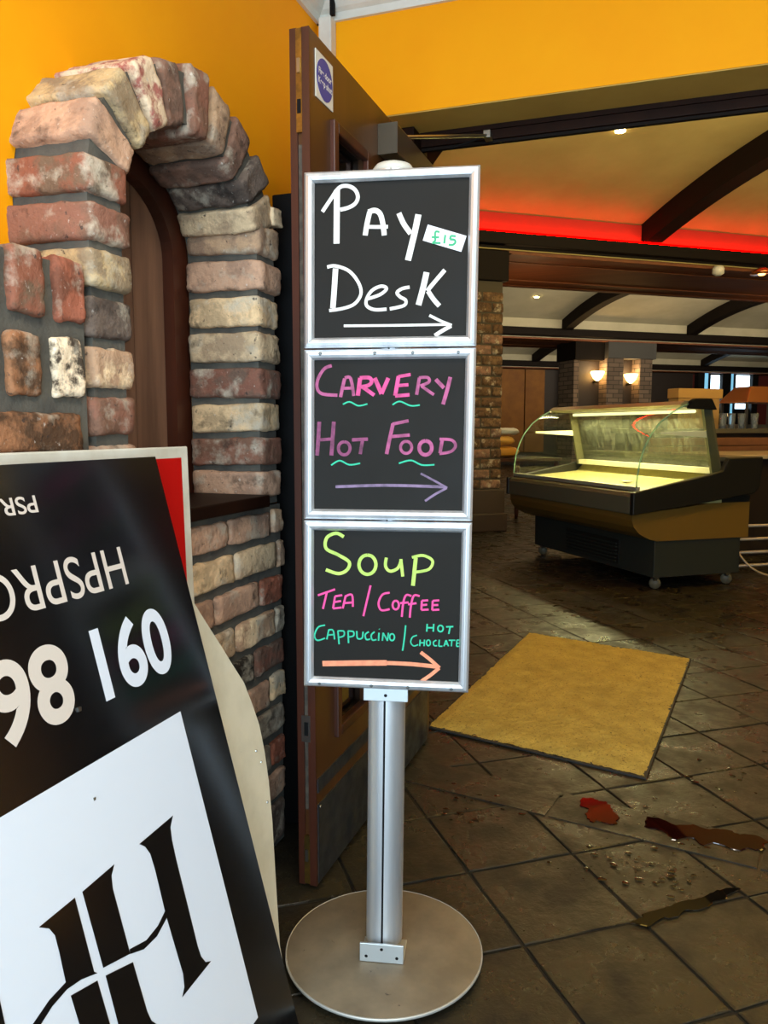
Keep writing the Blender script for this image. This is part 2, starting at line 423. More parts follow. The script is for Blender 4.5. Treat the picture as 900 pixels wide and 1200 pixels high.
for i, (zt, zb, k) in enumerate(RJ):
    brick(arch, (xc, 1.803 + random.uniform(-.003, .003), (zt + zb) / 2), (EX, EY, EZ), (hx + random.uniform(-.004, .003), 0.058, (zt - zb) / 2 - 0.0075), k)
# small corner brick beside the springing
brick(arch, (XF - 0.03, 1.845, 1.652), (EX, EY, EZ), (0.035, 0.022, 0.022), 'greycream')
VK = ['greycream', 'darkgrey', 'brown', 'tan', 'red', 'brown', 'whitered', 'yellow', 'pink']
VT = [24, 41, 58, 75, 91, 107, 124, 141, 158]
for k, t in zip(VK, VT):
    a = math.radians(t)
    ci = Vector((0, AY + A_IN * math.cos(a), AZ + B_IN * math.sin(a))); co = Vector((0, AY + A_OUT * math.cos(a), AZ + B_OUT * math.sin(a)))
    r = (co - ci).normalized(); tg = Vector((0, -r.z, r.y))
    c = (ci + co) / 2
    brick(arch, (xc + random.uniform(-.004, .006), c.y, c.z), (r, tg, EX), ((co - ci).length / 2 + random.uniform(-.003, .006), 0.0335, hx + random.uniform(-.004, .004)), k, taper=0.17)

# low brick wall in front of the plaster: taller to the left of the arch, up to the sill under it
low = obj('wall_low', MB().box((XW, -1.6, 0), (XF - 0.012, 1.13, 1.392)).box((XW, 1.13, 0), (XF - 0.012, 1.862, 0.925)), M_mortar, origin=(XW, 0.5, 0), kind='structure')
def front_brick(y0, y1, z0, z1, k, px=0.0):
    brick(low, (XF - 0.05 + px, (y0 + y1) / 2, (z0 + z1) / 2), (EX, EY, EZ), (0.05, (y1 - y0) / 2 - 0.005, (z1 - z0) / 2 - 0.006), k)
rk = ['orange', 'rust', 'walnut', 'red', 'orange', 'brown', 'rust', 'tan', 'red']
for i in range(6):
    y1 = 1.127 - i * 0.095
    front_brick(y1 - 0.078, y1, 1.290, 1.405, rk[i], 0.004 * (i % 2))
    front_brick(y1 - 0.008 - 0.078, y1 - 0.008, 1.166, 1.276, ['mottled', 'walnut', 'rust', 'tan', 'walnut', 'brown'][i])
def course(z0, z1, cuts, keys):
    for (a, b), k in zip(zip(cuts[:-1], cuts[1:]), keys):
        front_brick(a, b, z0, z1, k)
course(1.075, 1.152, [0.35, 0.56, 0.79, 0.905, 1.115], ['rust', 'walnut', 'tan', 'walnut'])
course(0.99, 1.066, [0.35, 0.66, 0.88, 1.10], ['walnut', 'red', 'walnut'])
rows = [(0.845, 0.918, [1.15, 1.36, 1.585, 1.80, 1.862], ['tan', 'pink', 'pink', 'tan']),
        (0.756, 0.836, [1.15, 1.40, 1.612, 1.83, 1.868], ['cream', 'cream', 'greycream', 'tan']),
        (0.668, 0.747, [1.15, 1.30, 1.52, 1.735, 1.862], ['red', 'pink', 'pink', 'orange']),
        (0.580, 0.659, [1.15, 1.44, 1.61, 1.815, 1.868], ['red', 'greycream', 'white', 'grey']),
        (0.492, 0.571, [1.15, 1.36, 1.57, 1.70, 1.862], ['pink', 'tan', 'black', 'darkred']),
        (0.404, 0.483, [1.15, 1.45, 1.66, 1.78, 1.868], ['red', 'tan', 'pink', 'cream']),
        (0.316, 0.395, [1.15, 1.38, 1.60, 1.862], ['tan', 'pink', 'grey']),
        (0.228, 0.307, [1.15, 1.45, 1.68, 1.775, 1.862], ['red', 'tan', 'grey', 'orange']),
        (0.140, 0.219, [1.15, 1.38, 1.60, 1.862], ['tan', 'red', 'pink']),
        (0.010, 0.131, [1.15, 1.30, 1.56, 1.862], ['darkred', 'darkgrey', 'darkgrey'])]
for z0, z1, cuts, keys in rows:
    course(z0, z1, cuts, keys)

# recessed arched shutter behind the arch
sh = thing('arched_shutter', (-1.17, AY, 0.93), 'dark weathered wooden panel set back inside the brick arch', 'wooden panel')
def arch_top(y, a, b): 
    q = max(0.0, 1 - ((y - AY) / a) ** 2); return AZ + b * math.sqrt(q)
for y0, y1 in ((1.21, 1.395), (1.395, 1.585), (1.585, 1.79)):
    pts = [(-1.197, y0 + 0.002, 0.93), (-1.197, y1 - 0.002, 0.93)] + [(-1.197, y1 - 0.002 - (y1 - y0 - 0.004) * k / 5, arch_top(y1 - (y1 - y0) * k / 5, 0.30, 0.26)) for k in range(6)]
    obj('plank', MB().prism(pts, (0.022, 0, 0)), M_greywood, sh)
fo = arch_outline(0.270, 0.228, 0.93); fi = arch_outline(0.205, 0.165, 0.93)
n = len(fo); vs = []
for x in (-1.174, -1.143):
    vs += [(x, y, z) for y, z in fo] + [(x, y, z) for y, z in fi]
fs = []
for i in range(n - 1):
    fs += [(2 * n + i, 2 * n + i + 1, 3 * n + i + 1, 3 * n + i), (i, n + i, n + i + 1, i + 1), (n + i, 3 * n + i, 3 * n + i + 1, n + i + 1), (i, i + 1, 2 * n + i + 1, 2 * n + i)]
obj('shutter_frame', MB().add(vs, fs), M_redwood, sh)
sill = obj('window_sill', MB().box((-1.13, 1.262, 0.928), (-0.905, 1.742, 0.958)), M_darkwood, bevel=0.004,
           label='dark stained wooden sill board across the foot of the brick arch', cat='sill')

# black panel standing in the gap behind the door
obj('black_board', MB().hexa([(-0.985, 1.93, 0.0), (-0.885, 1.93, 0.0), (-0.945, 2.36, 0.0), (-1.045, 2.36, 0.0), (-0.985, 1.93, 1.735), (-0.925, 1.93, 1.735), (-0.985, 2.36, 1.745), (-1.045, 2.36, 1.745)]),
    M_black, bevel=0.004, label='tall black board leaning in the gap between brick arch and open door', cat='board')

# ------------------------------------------------------------------ door leaf
DX0, DX1, DY0, DY1, DZ0, DZ1 = -0.797, -0.752, 1.664, 2.655, 0.008, 1.995
VP0, VP1, VPZ0, VPZ1 = 1.795, 2.01, 0.358, 1.825
mb = MB().box((DX0, DY0, DZ0), (DX1, VP0, DZ1)).box((DX0, VP1, DZ0), (DX1, DY1, DZ1)).box((DX0, VP0, DZ0), (DX1, VP1, VPZ0)).box((DX0, VP0, VPZ1), (DX1, VP1, DZ1))
door = obj('door_1', mb, M_doorwood, origin=(-0.775, DY1, 0), kind='structure', label='brown wooden fire door standing open towards the lobby')
def dpart(name, a, b, m, parent=door, bevel=0.0): return obj(name, MB().box(a, b), m, parent, bevel=bevel)
dpart('door_glass', (-0.78, VP0, VPZ0), (-0.772, VP1, VPZ1), mat('dark_door_glass', (14, 14, 13), 0.05, spec=0.8))
for a, b in (((DX1 - 0.004, VP0 - 0.018, VPZ0 - 0.018), (DX1 + 0.012, VP0 + 0.008, VPZ1 + 0.018)), ((DX1 - 0.004, VP1 - 0.008, VPZ0 - 0.018), (DX1 + 0.012, VP1 + 0.018, VPZ1 + 0.018)),
             ((DX1 - 0.004, VP0 + 0.008, VPZ1 - 0.008), (DX1 + 0.012, VP1 - 0.008, VPZ1 + 0.018)), ((DX1 - 0.004, VP0 + 0.008, VPZ0 - 0.018), (DX1 + 0.012, VP1 - 0.008, VPZ0 + 0.008))):
    dpart('glazing_bead', a, b, M_redwood, bevel=0.003)
# lipping on the closing edge: two mahogany strips with a groove between
dpart('edge_strip', (DX0 - 0.001, DY0 - 0.006, DZ0), (DX0 + 0.016, DY0 - 0.0005, DZ1), M_redwood)
dpart('edge_strip', (DX1 - 0.018, DY0 - 0.006, DZ0), (DX1 + 0.001, DY0 - 0.0005, DZ1), M_redwood)
dpart('intumescent_seal', (DX0 + 0.0165, DY0 - 0.002, 0.2), (DX1 - 0.0185, DY0 + 0.001, 1.75), mat('seal_grey', (96, 84, 70), 0.6, rgb2=(50, 44, 38), scale=30))
pb = dpart('flush_bolt', (DX0 + 0.0145, DY0 - 0.0075, 1.775), (DX1 - 0.0165, DY0 - 0.001, 1.993), M_brass)
dpart('bolt_slide', (DX0 + 0.018, DY0 - 0.011, 1.90), (DX1 - 0.020, DY0 - 0.007, 1.93), M_steel, pb)
dpart('bolt_slot', (DX0 + 0.017, DY0 - 0.0085, 1.815), (DX1 - 0.019, DY0 - 0.007, 1.845), M_black, pb)
pk = dpart('strike_plate', (DX0 + 0.010, DY0 - 0.0075, 0.372), (DX1 - 0.012, DY0 - 0.001, 0.437), M_steel)
dpart('strike_hole', (DX0 + 0.018, DY0 - 0.009, 0.388), (DX1 - 0.017, DY0 - 0.0072, 0.421), M_black, pk)
pb2 = dpart('flush_bolt', (DX0 + 0.0145, DY0 - 0.0075, 0.012), (DX1 - 0.0165, DY0 - 0.001, 0.135), M_brass)
dpart('bolt_slide', (DX0 + 0.018, DY0 - 0.011, 0.07), (DX1 - 0.020, DY0 - 0.007, 0.10), M_steel, pb2)
# kick plates
dpart('kick_plate', (DX1 + 0.0002, DY0 + 0.004, 0.242), (DX1 + 0.003, DY1 - 0.03, 0.277), M_kick)
k2 = dpart('kick_plate', (DX1 + 0.0002, DY0 + 0.004, 0.012), (DX1 + 0.003, DY1 - 0.03, 0.212), M_kick)
for y in (1.68, 2.02, 2.35, 2.6):
    obj('screw', MB().lathe([(0.004, 0), (0.003, 0.0015)], (DX1 + 0.003, y, 0.203), 8, Matrix.Rotation(PI / 2, 3, 'Y')), M_steel, k2)
# fire sign on the door
fs_ = obj('fire_door_sign', MB().box((DX1 + 0.0002, 1.692, 1.862), (DX1 + 0.002, 1.790, 1.964)), mat('sign_white', (228, 222, 205), 0.5), door, label='small white square sticker with a blue disc')
disc = obj('blue_disc', MB().lathe([(0.045, 0), (0.045, 0.0008)], (DX1 + 0.002, 1.741, 1.913), 32, Matrix.Rotation(PI / 2, 3, 'Y')), mat('sign_blue', (58, 66, 150), 0.5), fs_)

def text_mesh(body, size, bold=0.0, align='CENTER'):
    cu = bpy.data.curves.new('lettering', 'FONT'); cu.body = body; cu.size = size; cu.align_x = align; cu.offset = bold; cu.resolution_u = 10
    o = bpy.data.objects.new('lettering_source', cu); COL.objects.link(o)
    dg = bpy.context.evaluated_depsgraph_get(); dg.update()
    me = bpy.data.meshes.new_from_object(o.evaluated_get(dg))
    mb = MB(); mb.add([v.co.copy() for v in me.vertices], [tuple(p.vertices) for p in me.polygons])
    bpy.data.objects.remove(o); bpy.data.meshes.remove(me); bpy.data.curves.remove(cu)
    return mb
def frame_matrix(o, xa, ya):
    xa = Vector(xa).normalized(); ya = Vector(ya).normalized(); za = xa.cross(ya)
    return Matrix(((xa.x, ya.x, za.x, o[0]), (xa.y, ya.y, za.y, o[1]), (xa.z, ya.z, za.z, o[2]), (0, 0, 0, 1)))
M_print = mat('white_print', (232, 232, 232), 0.5)
for body, dz in (('Fire door', 0.005), ('Keep shut', -0.016)):
    obj('lettering', text_mesh(body, 0.019, 0.0006).xf(frame_matrix((DX1 + 0.0034, 1.741, 1.913 + dz), EY, EZ)), M_print, fs_)
# overhead closer
cl = obj('door_closer', MB().box((DX1 + 0.0005, 2.112, 1.868), (DX1 + 0.055, 2.475, 1.945)), mat('closer_bronze', (120, 110, 92), 0.3, 0.85), door, bevel=0.004, label='satin bronze overhead closer box')
obj('closer_end_cap', MB().box((DX1 + 0.0005, 2.107, 1.866), (DX1 + 0.057, 2.1125, 1.947)), mat('closer_cap', (96, 86, 72), 0.35, 0.6), cl)
arm0 = on_plane(468, 161, (-0.722, 0, 0), EX); arm1 = on_plane(571, 159, (0, 2.64, 0), EY)
obj('closer_arm', MB().tube([arm0, arm1], 0.0055), M_steel, cl)
obj('closer_elbow', MB().tube([arm1, on_plane(528, 174, (0, 2.655, 0), EY)], 0.004), M_black, cl)
obj('arm_shoe', MB().box((arm1.x - 0.012, 2.63, arm1.z - 0.008), (arm1.x + 0.012, 2.675, arm1.z + 0.016)), M_steel, cl, bevel=0.002)

# dark door frame in the opening
fr = obj('trim_4', MB().box((-0.86, YW + 0.10, 0), (-0.80, YW + 0.26, ZL - 0.005)).box((-0.80, YW + 0.176, 2.074), (1.35, YW + 0.205, ZL - 0.005)), M_darkwood, kind='structure', bevel=0.003)
obj('trim_5', MB().box((-0.80, YW + 0.186, 2.064), (1.35, YW + 0.203, 2.0735)), M_beam, kind='structure')
obj('trim_6', MB().box((-0.80, YW + 0.168, ZL - 0.020), (1.35, YW + 0.176, ZL - 0.0045)), M_darkwood, kind='structure')

# ------------------------------------------------------------------ floor
floor = obj('floor', MB().box((-14, -2.4, -0.06), (34, 44, -0.006)), M_grout, origin=(0, 0, 0), kind='structure')
T = 0.2985
o_t = on_ground(549, 1022)
ou, ov = o_t.dot(UX), o_t.dot(VX)
def tile_mesh(name):
    h = T / 2 - 0.0042
    bm = bmesh.new()
    n = 3
    ring = []
    for s, z in ((h + 0.001, -0.02), (h, -0.0016), (h - 0.0025, 0.0)):
        r = []
        for side in range(4):
            for k in range(n):
                t = -1 + 2 * k / n
                x, y = [(t, -1), (1, t), (-t, 1), (-1, -t)][side]
                j = random.uniform(-0.002, 0.002)
                r.append(bm.verts.new((x * s + j, y * s + random.uniform(-.002, .002), z)))
        ring.append(r)
    for a, b in zip(ring[:-1], ring[1:]):
        for k in range(len(a)):
            bm.faces.new((a[k], a[(k + 1) % len(a)], b[(k + 1) % len(a)], b[k]))
    bm.faces.new(ring[-1])
    me = bpy.data.meshes.new(name); bm.to_mesh(me); bm.free(); me.materials.append(M_tile)
    return me
tms = [tile_mesh('floor_tile') for _ in range(6)]
def project(p):
    d = Vector(p) - CP
    r = d.x * math.cos(YAW) + d.y * math.sin(YAW); F = -d.x * math.sin(YAW) + d.y * math.cos(YAW)
    w = F * math.cos(PITCH) - d.z * math.sin(PITCH); uu = F * math.sin(PITCH) + d.z * math.cos(PITCH)
    return (450 + FPX * r / w, 600 - FPX * uu / w, w) if w > 0.05 else (0, 1e5, w)
cand = []
for i in range(-30, 60):
    for j in range(-30, 60):
        c = UV(ou + (i + 0.5) * T, ov + (j + 0.5) * T)
        if c.y < YW + 0.2 and not (XF + 0.02 < c.x < 1.7 and c.y > -0.2): continue
        x, y, w = project(c)
        if w > 0.3 and -60 < x < 1080 and y < 1340:
            cand.append((c.length, i, j, c))
cand.sort(key=lambda q: q[0])
for d, i, j, c in cand[:300]:
    o = bpy.data.objects.new('floor_tile', random.choice(tms))
    M = Matrix.Translation((c.x, c.y, random.uniform(-0.0022, 0.0))) @ Matrix.Rotation(ANG + random.choice((0, PI / 2, PI, -PI / 2)), 4, 'Z') @ Matrix.Rotation(random.uniform(-.004, .004), 4, 'X') @ Matrix.Rotation(random.uniform(-.004, .004), 4, 'Y')
    link(o, floor, M)
far = MB(); h = T / 2 - 0.005
for d, i, j, c in cand[300:]:
    if d > 14: break
    far.add([c + UX * (sx * h) + VX * (sy * h) + Vector((0, 0, -0.001)) for sx, sy in ((-1, -1), (1, -1), (1, 1), (-1, 1))], [(0, 1, 2, 3)])
obj('distant_tiles', far, M_tile, floor, kind='stuff')
obj('far_paving', MB().add([UV(-2, 9.5, -0.0055), UV(30, 9.5, -0.0055), UV(30, 30, -0.0055), UV(-2, 30, -0.0055)], [(0, 1, 2, 3)]), M_tile, floor, kind='stuff')
# threshold slabs under the doorway
pa, pb_ = Vector((-0.85, 2.49, 0)), Vector((1.35, 2.085, 0)); dd = (pb_ - pa); Lt = dd.length; dd.normalize(); nn = Vector((dd.y, -dd.x, 0))
cuts = [0, 0.62, 1.18, 1.72, Lt]
for a, b in zip(cuts[:-1], cuts[1:]):
    q = [pa + dd * (a + 0.005), pa + dd * (b - 0.005), pa + dd * (b - 0.005) + nn * 0.165, pa + dd * (a + 0.005) + nn * 0.165]
    obj('threshold_slab', MB().hexa([p + Vector((0, 0, -0.02)) for p in q] + [p + Vector((0, 0, 0.0015)) for p in q]), M_tile, floor)

# ------------------------------------------------------------------ door mat
mc = [on_ground(*q) for q in ((500, 853), (757, 914), (810, 773), (620, 742))]
dm = thing('door_mat', sum(mc, Vector()) / 4, 'worn golden coir mat lying skewed on the wet stone tiles', 'mat')
def quad_grid(c, n, inset, zf):
    rows = []
    cen = sum(c, Vector()) / 4
    c = [cen + (p - cen) * inset for p in c]
    for i in range(n + 1):
        a = c[0].lerp(c[3], i / n); b = c[1].lerp(c[2], i / n); r = []
        for j in range(n + 1):
            p = a.lerp(b, j / n); r.append(Vector((p.x, p.y, zf(i / n, j / n, p))))
        rows.append(r)
    return rows
obj('backing', MB().hexa([p + Vector((0, 0, 0.0005)) for p in mc] + [p + Vector((0, 0, 0.006)) for p in mc]), M_matedge, dm)
def zf(i, j, p):
    e = min(i, 1 - i, j, 1 - j)
    return 0.0065 + 0.009 * min(1, e * 22) + 0.003 * noise.noise(p * 9) + 0.004 * noise.noise(p * 55) + 0.003 * noise.noise(p * 130) + (0.004 * math.exp(-((i - 0.62 + 0.05 * j) * 28) ** 2))
obj('pile', MB().sheet(quad_grid(mc, 150, 0.985, zf)), M_mat, dm, smooth=True)

# ------------------------------------------------------------------ spilled liquid
M_spill = mat('dark_red_spill', (30, 5, 4), 0.03, spec=0.7)
M_water = mat('dirty_water', (18, 14, 9), 0.02, spec=0.7)
def blob(outline, z=0.0040, wob=0.0):
    pts = [on_ground(x, y) for x, y in outline]
    cen = sum(pts, Vector()) / len(pts)
    ring0 = []; ring1 = []
    n = len(pts)
    fine = []
    for i in range(n):
        p0, p1, p2, p3 = pts[i - 1], pts[i], pts[(i + 1) % n], pts[(i + 2) % n]
        for k in range(4):
            t = k / 4
            fine.append(0.5 * ((2 * p1) + (p2 - p0) * t + (2 * p0 - 5 * p1 + 4 * p2 - p3) * t * t + (3 * p1 - p0 - 3 * p2 + p3) * t ** 3))
    fine = [p + (p - cen) * (0.25 * noise.noise(p * 36)) + noise.noise_vector(p * 120) * 0.007 for p in fine]
    mb = MB(); m = len(fine)
    r0 = [Vector((p.x, p.y, 0.0020)) for p in fine]
    r1 = [Vector((*(cen + (p - cen) * 0.97).xy, z)) for p in fine]
    mb.add(r0 + r1, [(i, (i + 1) % m, m + (i + 1) % m, m + i) for i in range(m)] + [tuple(range(m, 2 * m))])
    return mb
obj('spill', blob([(682, 938), (692, 936), (703, 940), (712, 941), (717, 949), (724, 957), (723, 966), (713, 968), (704, 963), (692, 964), (686, 955), (690, 949), (680, 945)]), M_spill, label='small dark red puddle just inside the doorway, nearest the mat corner', cat='puddle')
obj('spill', blob([(757, 958), (774, 961), (790, 968), (812, 967), (826, 973), (848, 972), (866, 979), (884, 980), (896, 990), (893, 998), (876, 995), (862, 998), (842, 990), (824, 991), (806, 983), (788, 985), (774, 975), (760, 970)]), M_spill, label='long dark red puddle streaked along the threshold at the right edge', cat='puddle')
obj('spill', blob([(742, 1082), (760, 1070), (782, 1064), (800, 1056), (824, 1052), (842, 1044), (862, 1043), (850, 1053), (832, 1058), (822, 1068), (804, 1068), (790, 1078), (772, 1078), (758, 1088)], 0.0030), M_water, label='shiny dark water lying along a tile joint in the foreground', cat='puddle')
dr = MB(); rs = random.Random(3)
for k in range(330):
    cx, cy, sx, sy = rs.choice([(720, 1010, 55, 26), (800, 1025, 55, 22), (735, 955, 50, 14), (830, 985, 60, 12), (560, 940, 60, 30), (850, 905, 50, 40)])
    x, y = rs.gauss(cx, sx * 0.55), rs.gauss(cy, sy * 0.55)
    if x > 915 or x < 480: continue
    p = on_ground(x, y); r = 0.0015 + 0.008 * rs.random() ** 3
    n = 8
    r0 = [Vector((p.x + r * rs.uniform(.6, 1.9) * math.cos(2 * PI * i / n), p.y + r * rs.uniform(.5, 1.3) * math.sin(2 * PI * i / n), 0.0012)) for i in range(n)]
    dr.add(r0 + [q.lerp(Vector((p.x, p.y, 0)), 0.35) + Vector((0, 0, 0.0010)) for q in r0], [(i, (i + 1) % n, n + (i + 1) % n, n + i) for i in range(n)] + [tuple(range(n, 2 * n))])
obj('spatter', dr, M_water, smooth=True, origin=(0, 2.3, 0), kind='stuff', label='scattered wet droplets on the stone tiles around the puddles', cat='droplets')

# ------------------------------------------------------------------ menu sign stand
bc = on_ground(450, 1120)
SA = math.radians(11.7)
sx_, sn_ = Vector((math.cos(SA), math.sin(SA), 0)), Vector((math.sin(SA), -math.cos(SA), 0))   # panel right, panel front normal
top_ref = on_plane(461, 196, (bc.x, bc.y, 0) , sn_)
bot_ref = on_plane(450, 1110, (bc.x, bc.y, 0), sn_)
lean = ((top_ref - bot_ref).dot(sx_)) / (top_ref.z - bot_ref.z)
up_ = (EZ + sx_ * lean).normalized()
SM = Matrix(((sx_.x, -sn_.x, up_.x, bc.x), (sx_.y, -sn_.y, up_.y, bc.y), (sx_.z, -sn_.z, up_.z, 0), (0, 0, 0, 1)))   # local x right, y back, z up
SI = SM.inverted()
FD = -0.048                                     # board face, local y
def S(x, y, d=FD):
    """pixel on the sign face -> local x, z"""
    p = on_plane(x, y, SM @ Vector((0, d, 0)), sn_)
    q = SI @ p
    return q.x, q.z
def z6(x, y): return 340 + x / 3.75, 180 + y / 3.75
def z7(x, y): return 340 + x / 3.5294, 480 + y / 3.5294
stand = thing('menu_sign_stand', bc, 'tall aluminium sign stand with three handwritten chalkboard panels on a round base', 'sign stand')
def spart(name, mb, m, parent=stand, **k): return obj(name, mb.xf(SM), m, parent, **k)
b_ = obj('base_plate', MB().lathe([(0.2, 0.0), (0.207, 0.002), (0.2085, 0.006), (0.207, 0.0095), (0.205, 0.0105)], (bc.x, bc.y, 0.012), 72), M_disc, stand)
smooth_angle(b_, 30)
obj('rim', MB().lathe([(0.2086, 0.003), (0.2096, 0.005), (0.2096, 0.008), (0.2078, 0.0105), (0.2076, 0.0098)], (bc.x, bc.y, 0.012), 72), M_discrim, b_, smooth=True)
for k in range(4):
    a = k * PI / 2 + 0.35
    obj('glide_foot', MB().lathe([(0.012, 0), (0.014, 0.004), (0.010, 0.012)], (bc.x + 0.17 * math.cos(a), bc.y + 0.17 * math.sin(a), 0.0005), 12), mat('rubber', (20, 20, 20), 0.7), b_)
# pole: two aluminium half shells with a groove
def pole_half(sign):
    pts = []
    for k in range(17):
        a = -PI / 2 + PI * k / 16
        pts.append((sign * (0.0022 + 0.036 * math.cos(a)), 0.04 * math.sin(a)))
    return MB().prism([(x, y, 0.045) for x, y in pts], (0, 0, 1.562))
for s in (-1, 1):
    o = spart('pole_half', pole_half(s), M_alu); smooth_angle(o, 30)
spart('pole_core', MB().box((-0.012, -0.030, 0.022), (0.012, 0.03, 1.605)), M_black)
spart('pole_cap', MB().lathe([(0.040, 0), (0.040, 0.008), (0.034, 0.016), (0.02, 0.021), (0.004, 0.022)], (0, 0, 1.606), 32), mat('cap_grey', (196, 194, 184), 0.45), smooth=True)
bx0, bz1 = S(422, 1103, -0.05); bx1, bz0 = S(473, 1121, -0.05)
bb = spart('base_bracket', MB().box((bx0, -0.055, 0.0235), (bx1, -0.050, bz1)).box((bx0, -0.05, 0.0235), (bx1, 0.02, 0.0275)), M_plate, bevel=0.001)
for q in (0.15, 0.5, 0.85):
    spart('screw', MB().lathe([(0.0035, 0), (0.0025, 0.0012)], (bx0 + (bx1 - bx0) * q, -0.055, 0.0235 + (bz1 - 0.0235) * (0.72 if q == 0.5 else 0.3)), 8, Matrix.Rotation(PI / 2, 3, 'X')), M_black, bb)
tx0, tz1 = S(426, 803, -0.045); tx1, tz0 = S(478, 823, -0.045)
tb = spart('panel_bracket', MB().box((tx0, -0.046, tz0), (tx1, -0.041, tz1 + 0.02)), M_plate, bevel=0.001)
spart('screw', MB().lathe([(0.0035, 0), (0.0025, 0.0012)], ((tx0 + tx1) / 2, -0.046, tz0 + 0.012), 8, Matrix.Rotation(PI / 2, 3, 'X')), M_black, tb)

def lx(p): return S(*p)
rects = []
for tl, tr, bl, br in (((358.7, 202), (562, 194), (358, 409), (558, 405)), ((358, 411), (557.5, 407.5), (357, 607), (553, 610)), ((357, 610), (553, 612.5), (354, 803.5), (551, 811))):
    a, b, c, d = lx(tl), lx(tr), lx(bl), lx(br)
    rects.append([(a[0] + c[0]) / 2, (b[0] + d[0]) / 2, (c[1] + d[1]) / 2, (a[1] + b[1]) / 2])
x0 = sum(r[0] for r in rects) / 3; x1 = sum(r[1] for r in rects) / 3
zs = [rects[0][3], (rects[0][2] + rects[1][3]) / 2, (rects[1][2] + rects[2][3]) / 2, rects[2][2]]
RW = 0.0195
panels = []
pl_lab = ['chalkboard reading Pay Desk in white', 'chalkboard reading Carvery Hot Food in faded pink', 'chalkboard reading Soup, Tea, Coffee in bright colours']
for i in range(3):
    zt, zb = zs[i] - 0.0015, zs[i + 1] + 0.0015
    p = spart('chalkboard', MB().box((x0 + 0.006, FD, zb + 0.006), (x1 - 0.006, FD + 0.006, zt - 0.006)), M_slate, label=pl_lab[i])
    panels.append(p)
    # snap-frame rails with a rounded section
    sec = [(0, 0.010), (0, -0.006), (0.004, -0.0105), (0.010, -0.0125), (0.0155, -0.010), (RW, -0.004), (RW, 0.0)]
    def rail(a, b, inward):
        # a, b outer corner points (x,z); inward unit (x,z); mitred
        ax_, az_ = a; bx_, bz_ = b
        dx, dz = (bx_ - ax_), (bz_ - az_); l = math.hypot(dx, dz); dx /= l; dz /= l
        va = []; vb = []
        for s_, y_ in sec:
            va.append((ax_ + inward[0] * s_ + dx * s_, FD + y_, az_ + inward[1] * s_ + dz * s_))
            vb.append((bx_ + inward[0] * s_ - dx * s_, FD + y_, bz_ + inward[1] * s_ - dz * s_))
        n = len(sec)
        return MB().add(va + vb, [(k, (k + 1) % n, n + (k + 1) % n, n + k) for k in range(n)] + [tuple(range(n)), tuple(reversed(range(n, 2 * n)))])
    for a, b, inw in (((x0, zt), (x1, zt), (0, -1)), ((x0, zb), (x1, zb), (0, 1)), ((x0, zb), (x0, zt), (1, 0)), ((x1, zb), (x1, zt), (-1, 0))):
        spart('frame_rail', rail(a, b, inw), M_alu, p, bevel=0.0008)
    spart('back_plate', MB().box((x0 + 0.003, FD + 0.0065, zb + 0.003), (x1 - 0.003, FD + 0.0095, zt - 0.003)), M_plate, p)
# screws on the snap rails where frames meet and at the bottom
for i, zz in ((1, zs[1] - 0.010), (2, zs[3] + 0.009)):
    for q in (0.1, 0.42, 0.64, 0.9):
        spart('screw', MB().lathe([(0.0035, 0), (0.0025, 0.0014)], (x0 + (x1 - x0) * q, FD - 0.0118, zz), 8, Matrix.Rotation(PI / 2, 3, 'X')), mat('screw_dark', (90, 92, 92), 0.4, 0.8), panels[i])

def smooth_path(pts, k=5):
    if len(pts) < 3: return pts
    out = []
    n = len(pts)
    for i in range(n - 1):
        p0 = pts[max(i - 1, 0)]; p1 = pts[i]; p2 = pts[i + 1]; p3 = pts[min(i + 2, n - 1)]
        for j in range(k):
            t = j / k
            out.append(tuple(0.5 * (2 * b + (c - a) * t + (2 * a - 5 * b + 4 * c - d) * t * t + (3 * b - a - 3 * c + d) * t ** 3) for a, b, c, d in zip(p0, p1, p2, p3)))
    out.append(pts[-1]); return out
def ell(cx, cy, rx, ry):
    return [(cx + rx * math.cos(t * PI / 6), cy + ry * math.sin(t * PI / 6)) for t in range(-3, 10)]
def ribbon(mb, pts, w, y, taper=1.0):
    """flat stroke in local x/z"""
    n = len(pts); L_ = []; R_ = []
    for i, p in enumerate(pts):
        a = pts[max(i - 1, 0)]; b = pts[min(i + 1, n - 1)]
        dx, dz = b[0] - a[0], b[1] - a[1]; l = math.hypot(dx, dz) or 1; nx, nz = -dz / l, dx / l
        ww = w / 2 * (1 + (taper - 1) * i / max(1, n - 1))
        L_.append((p[0] + nx * ww, y, p[1] + nz * ww)); R_.append((p[0] - nx * ww, y, p[1] - nz * ww))
    mb.add(L_ + R_, [(i, i + 1, n + i + 1, n + i) for i in range(n - 1)])
def write(panel, name, zf_, sc, strokes, w, m, dy=0.0006, label=None):
    mb = MB()
    for i, st in enumerate(strokes):
        wi, tp = w, 1.0
        if isinstance(st[0], (int, float)): wi = st[0]; st = st[1:]
        pts = smooth_path([S(*zf_(*q)) for q in st])
        ribbon(mb, pts, wi / sc * 1.66 / FPX, FD - dy - i * 0.00010, tp)
    o = obj(name, mb.xf(SM), m, panel, label=label)
    return o
def chalk(name, rgb, fade=0.75):
    return mat(name, rgb, 0.7, rgb2=tuple(int(c * fade) for c in rgb), scale=55, thr=(0.4, 0.7))
C_white = chalk('white_chalk', (226, 226, 222), 0.9); C_pinkd = chalk('faded_pink_chalk', (176, 84, 132), 0.7); C_pink = chalk('pink_chalk', (222, 78, 146), 0.75)
C_plum = chalk('plum_chalk', (140, 66, 108), 0.62); C_mauve = chalk('mauve_chalk', (134, 112, 144), 0.7); C_teal = chalk('teal_chalk', (44, 190, 150), 0.9)
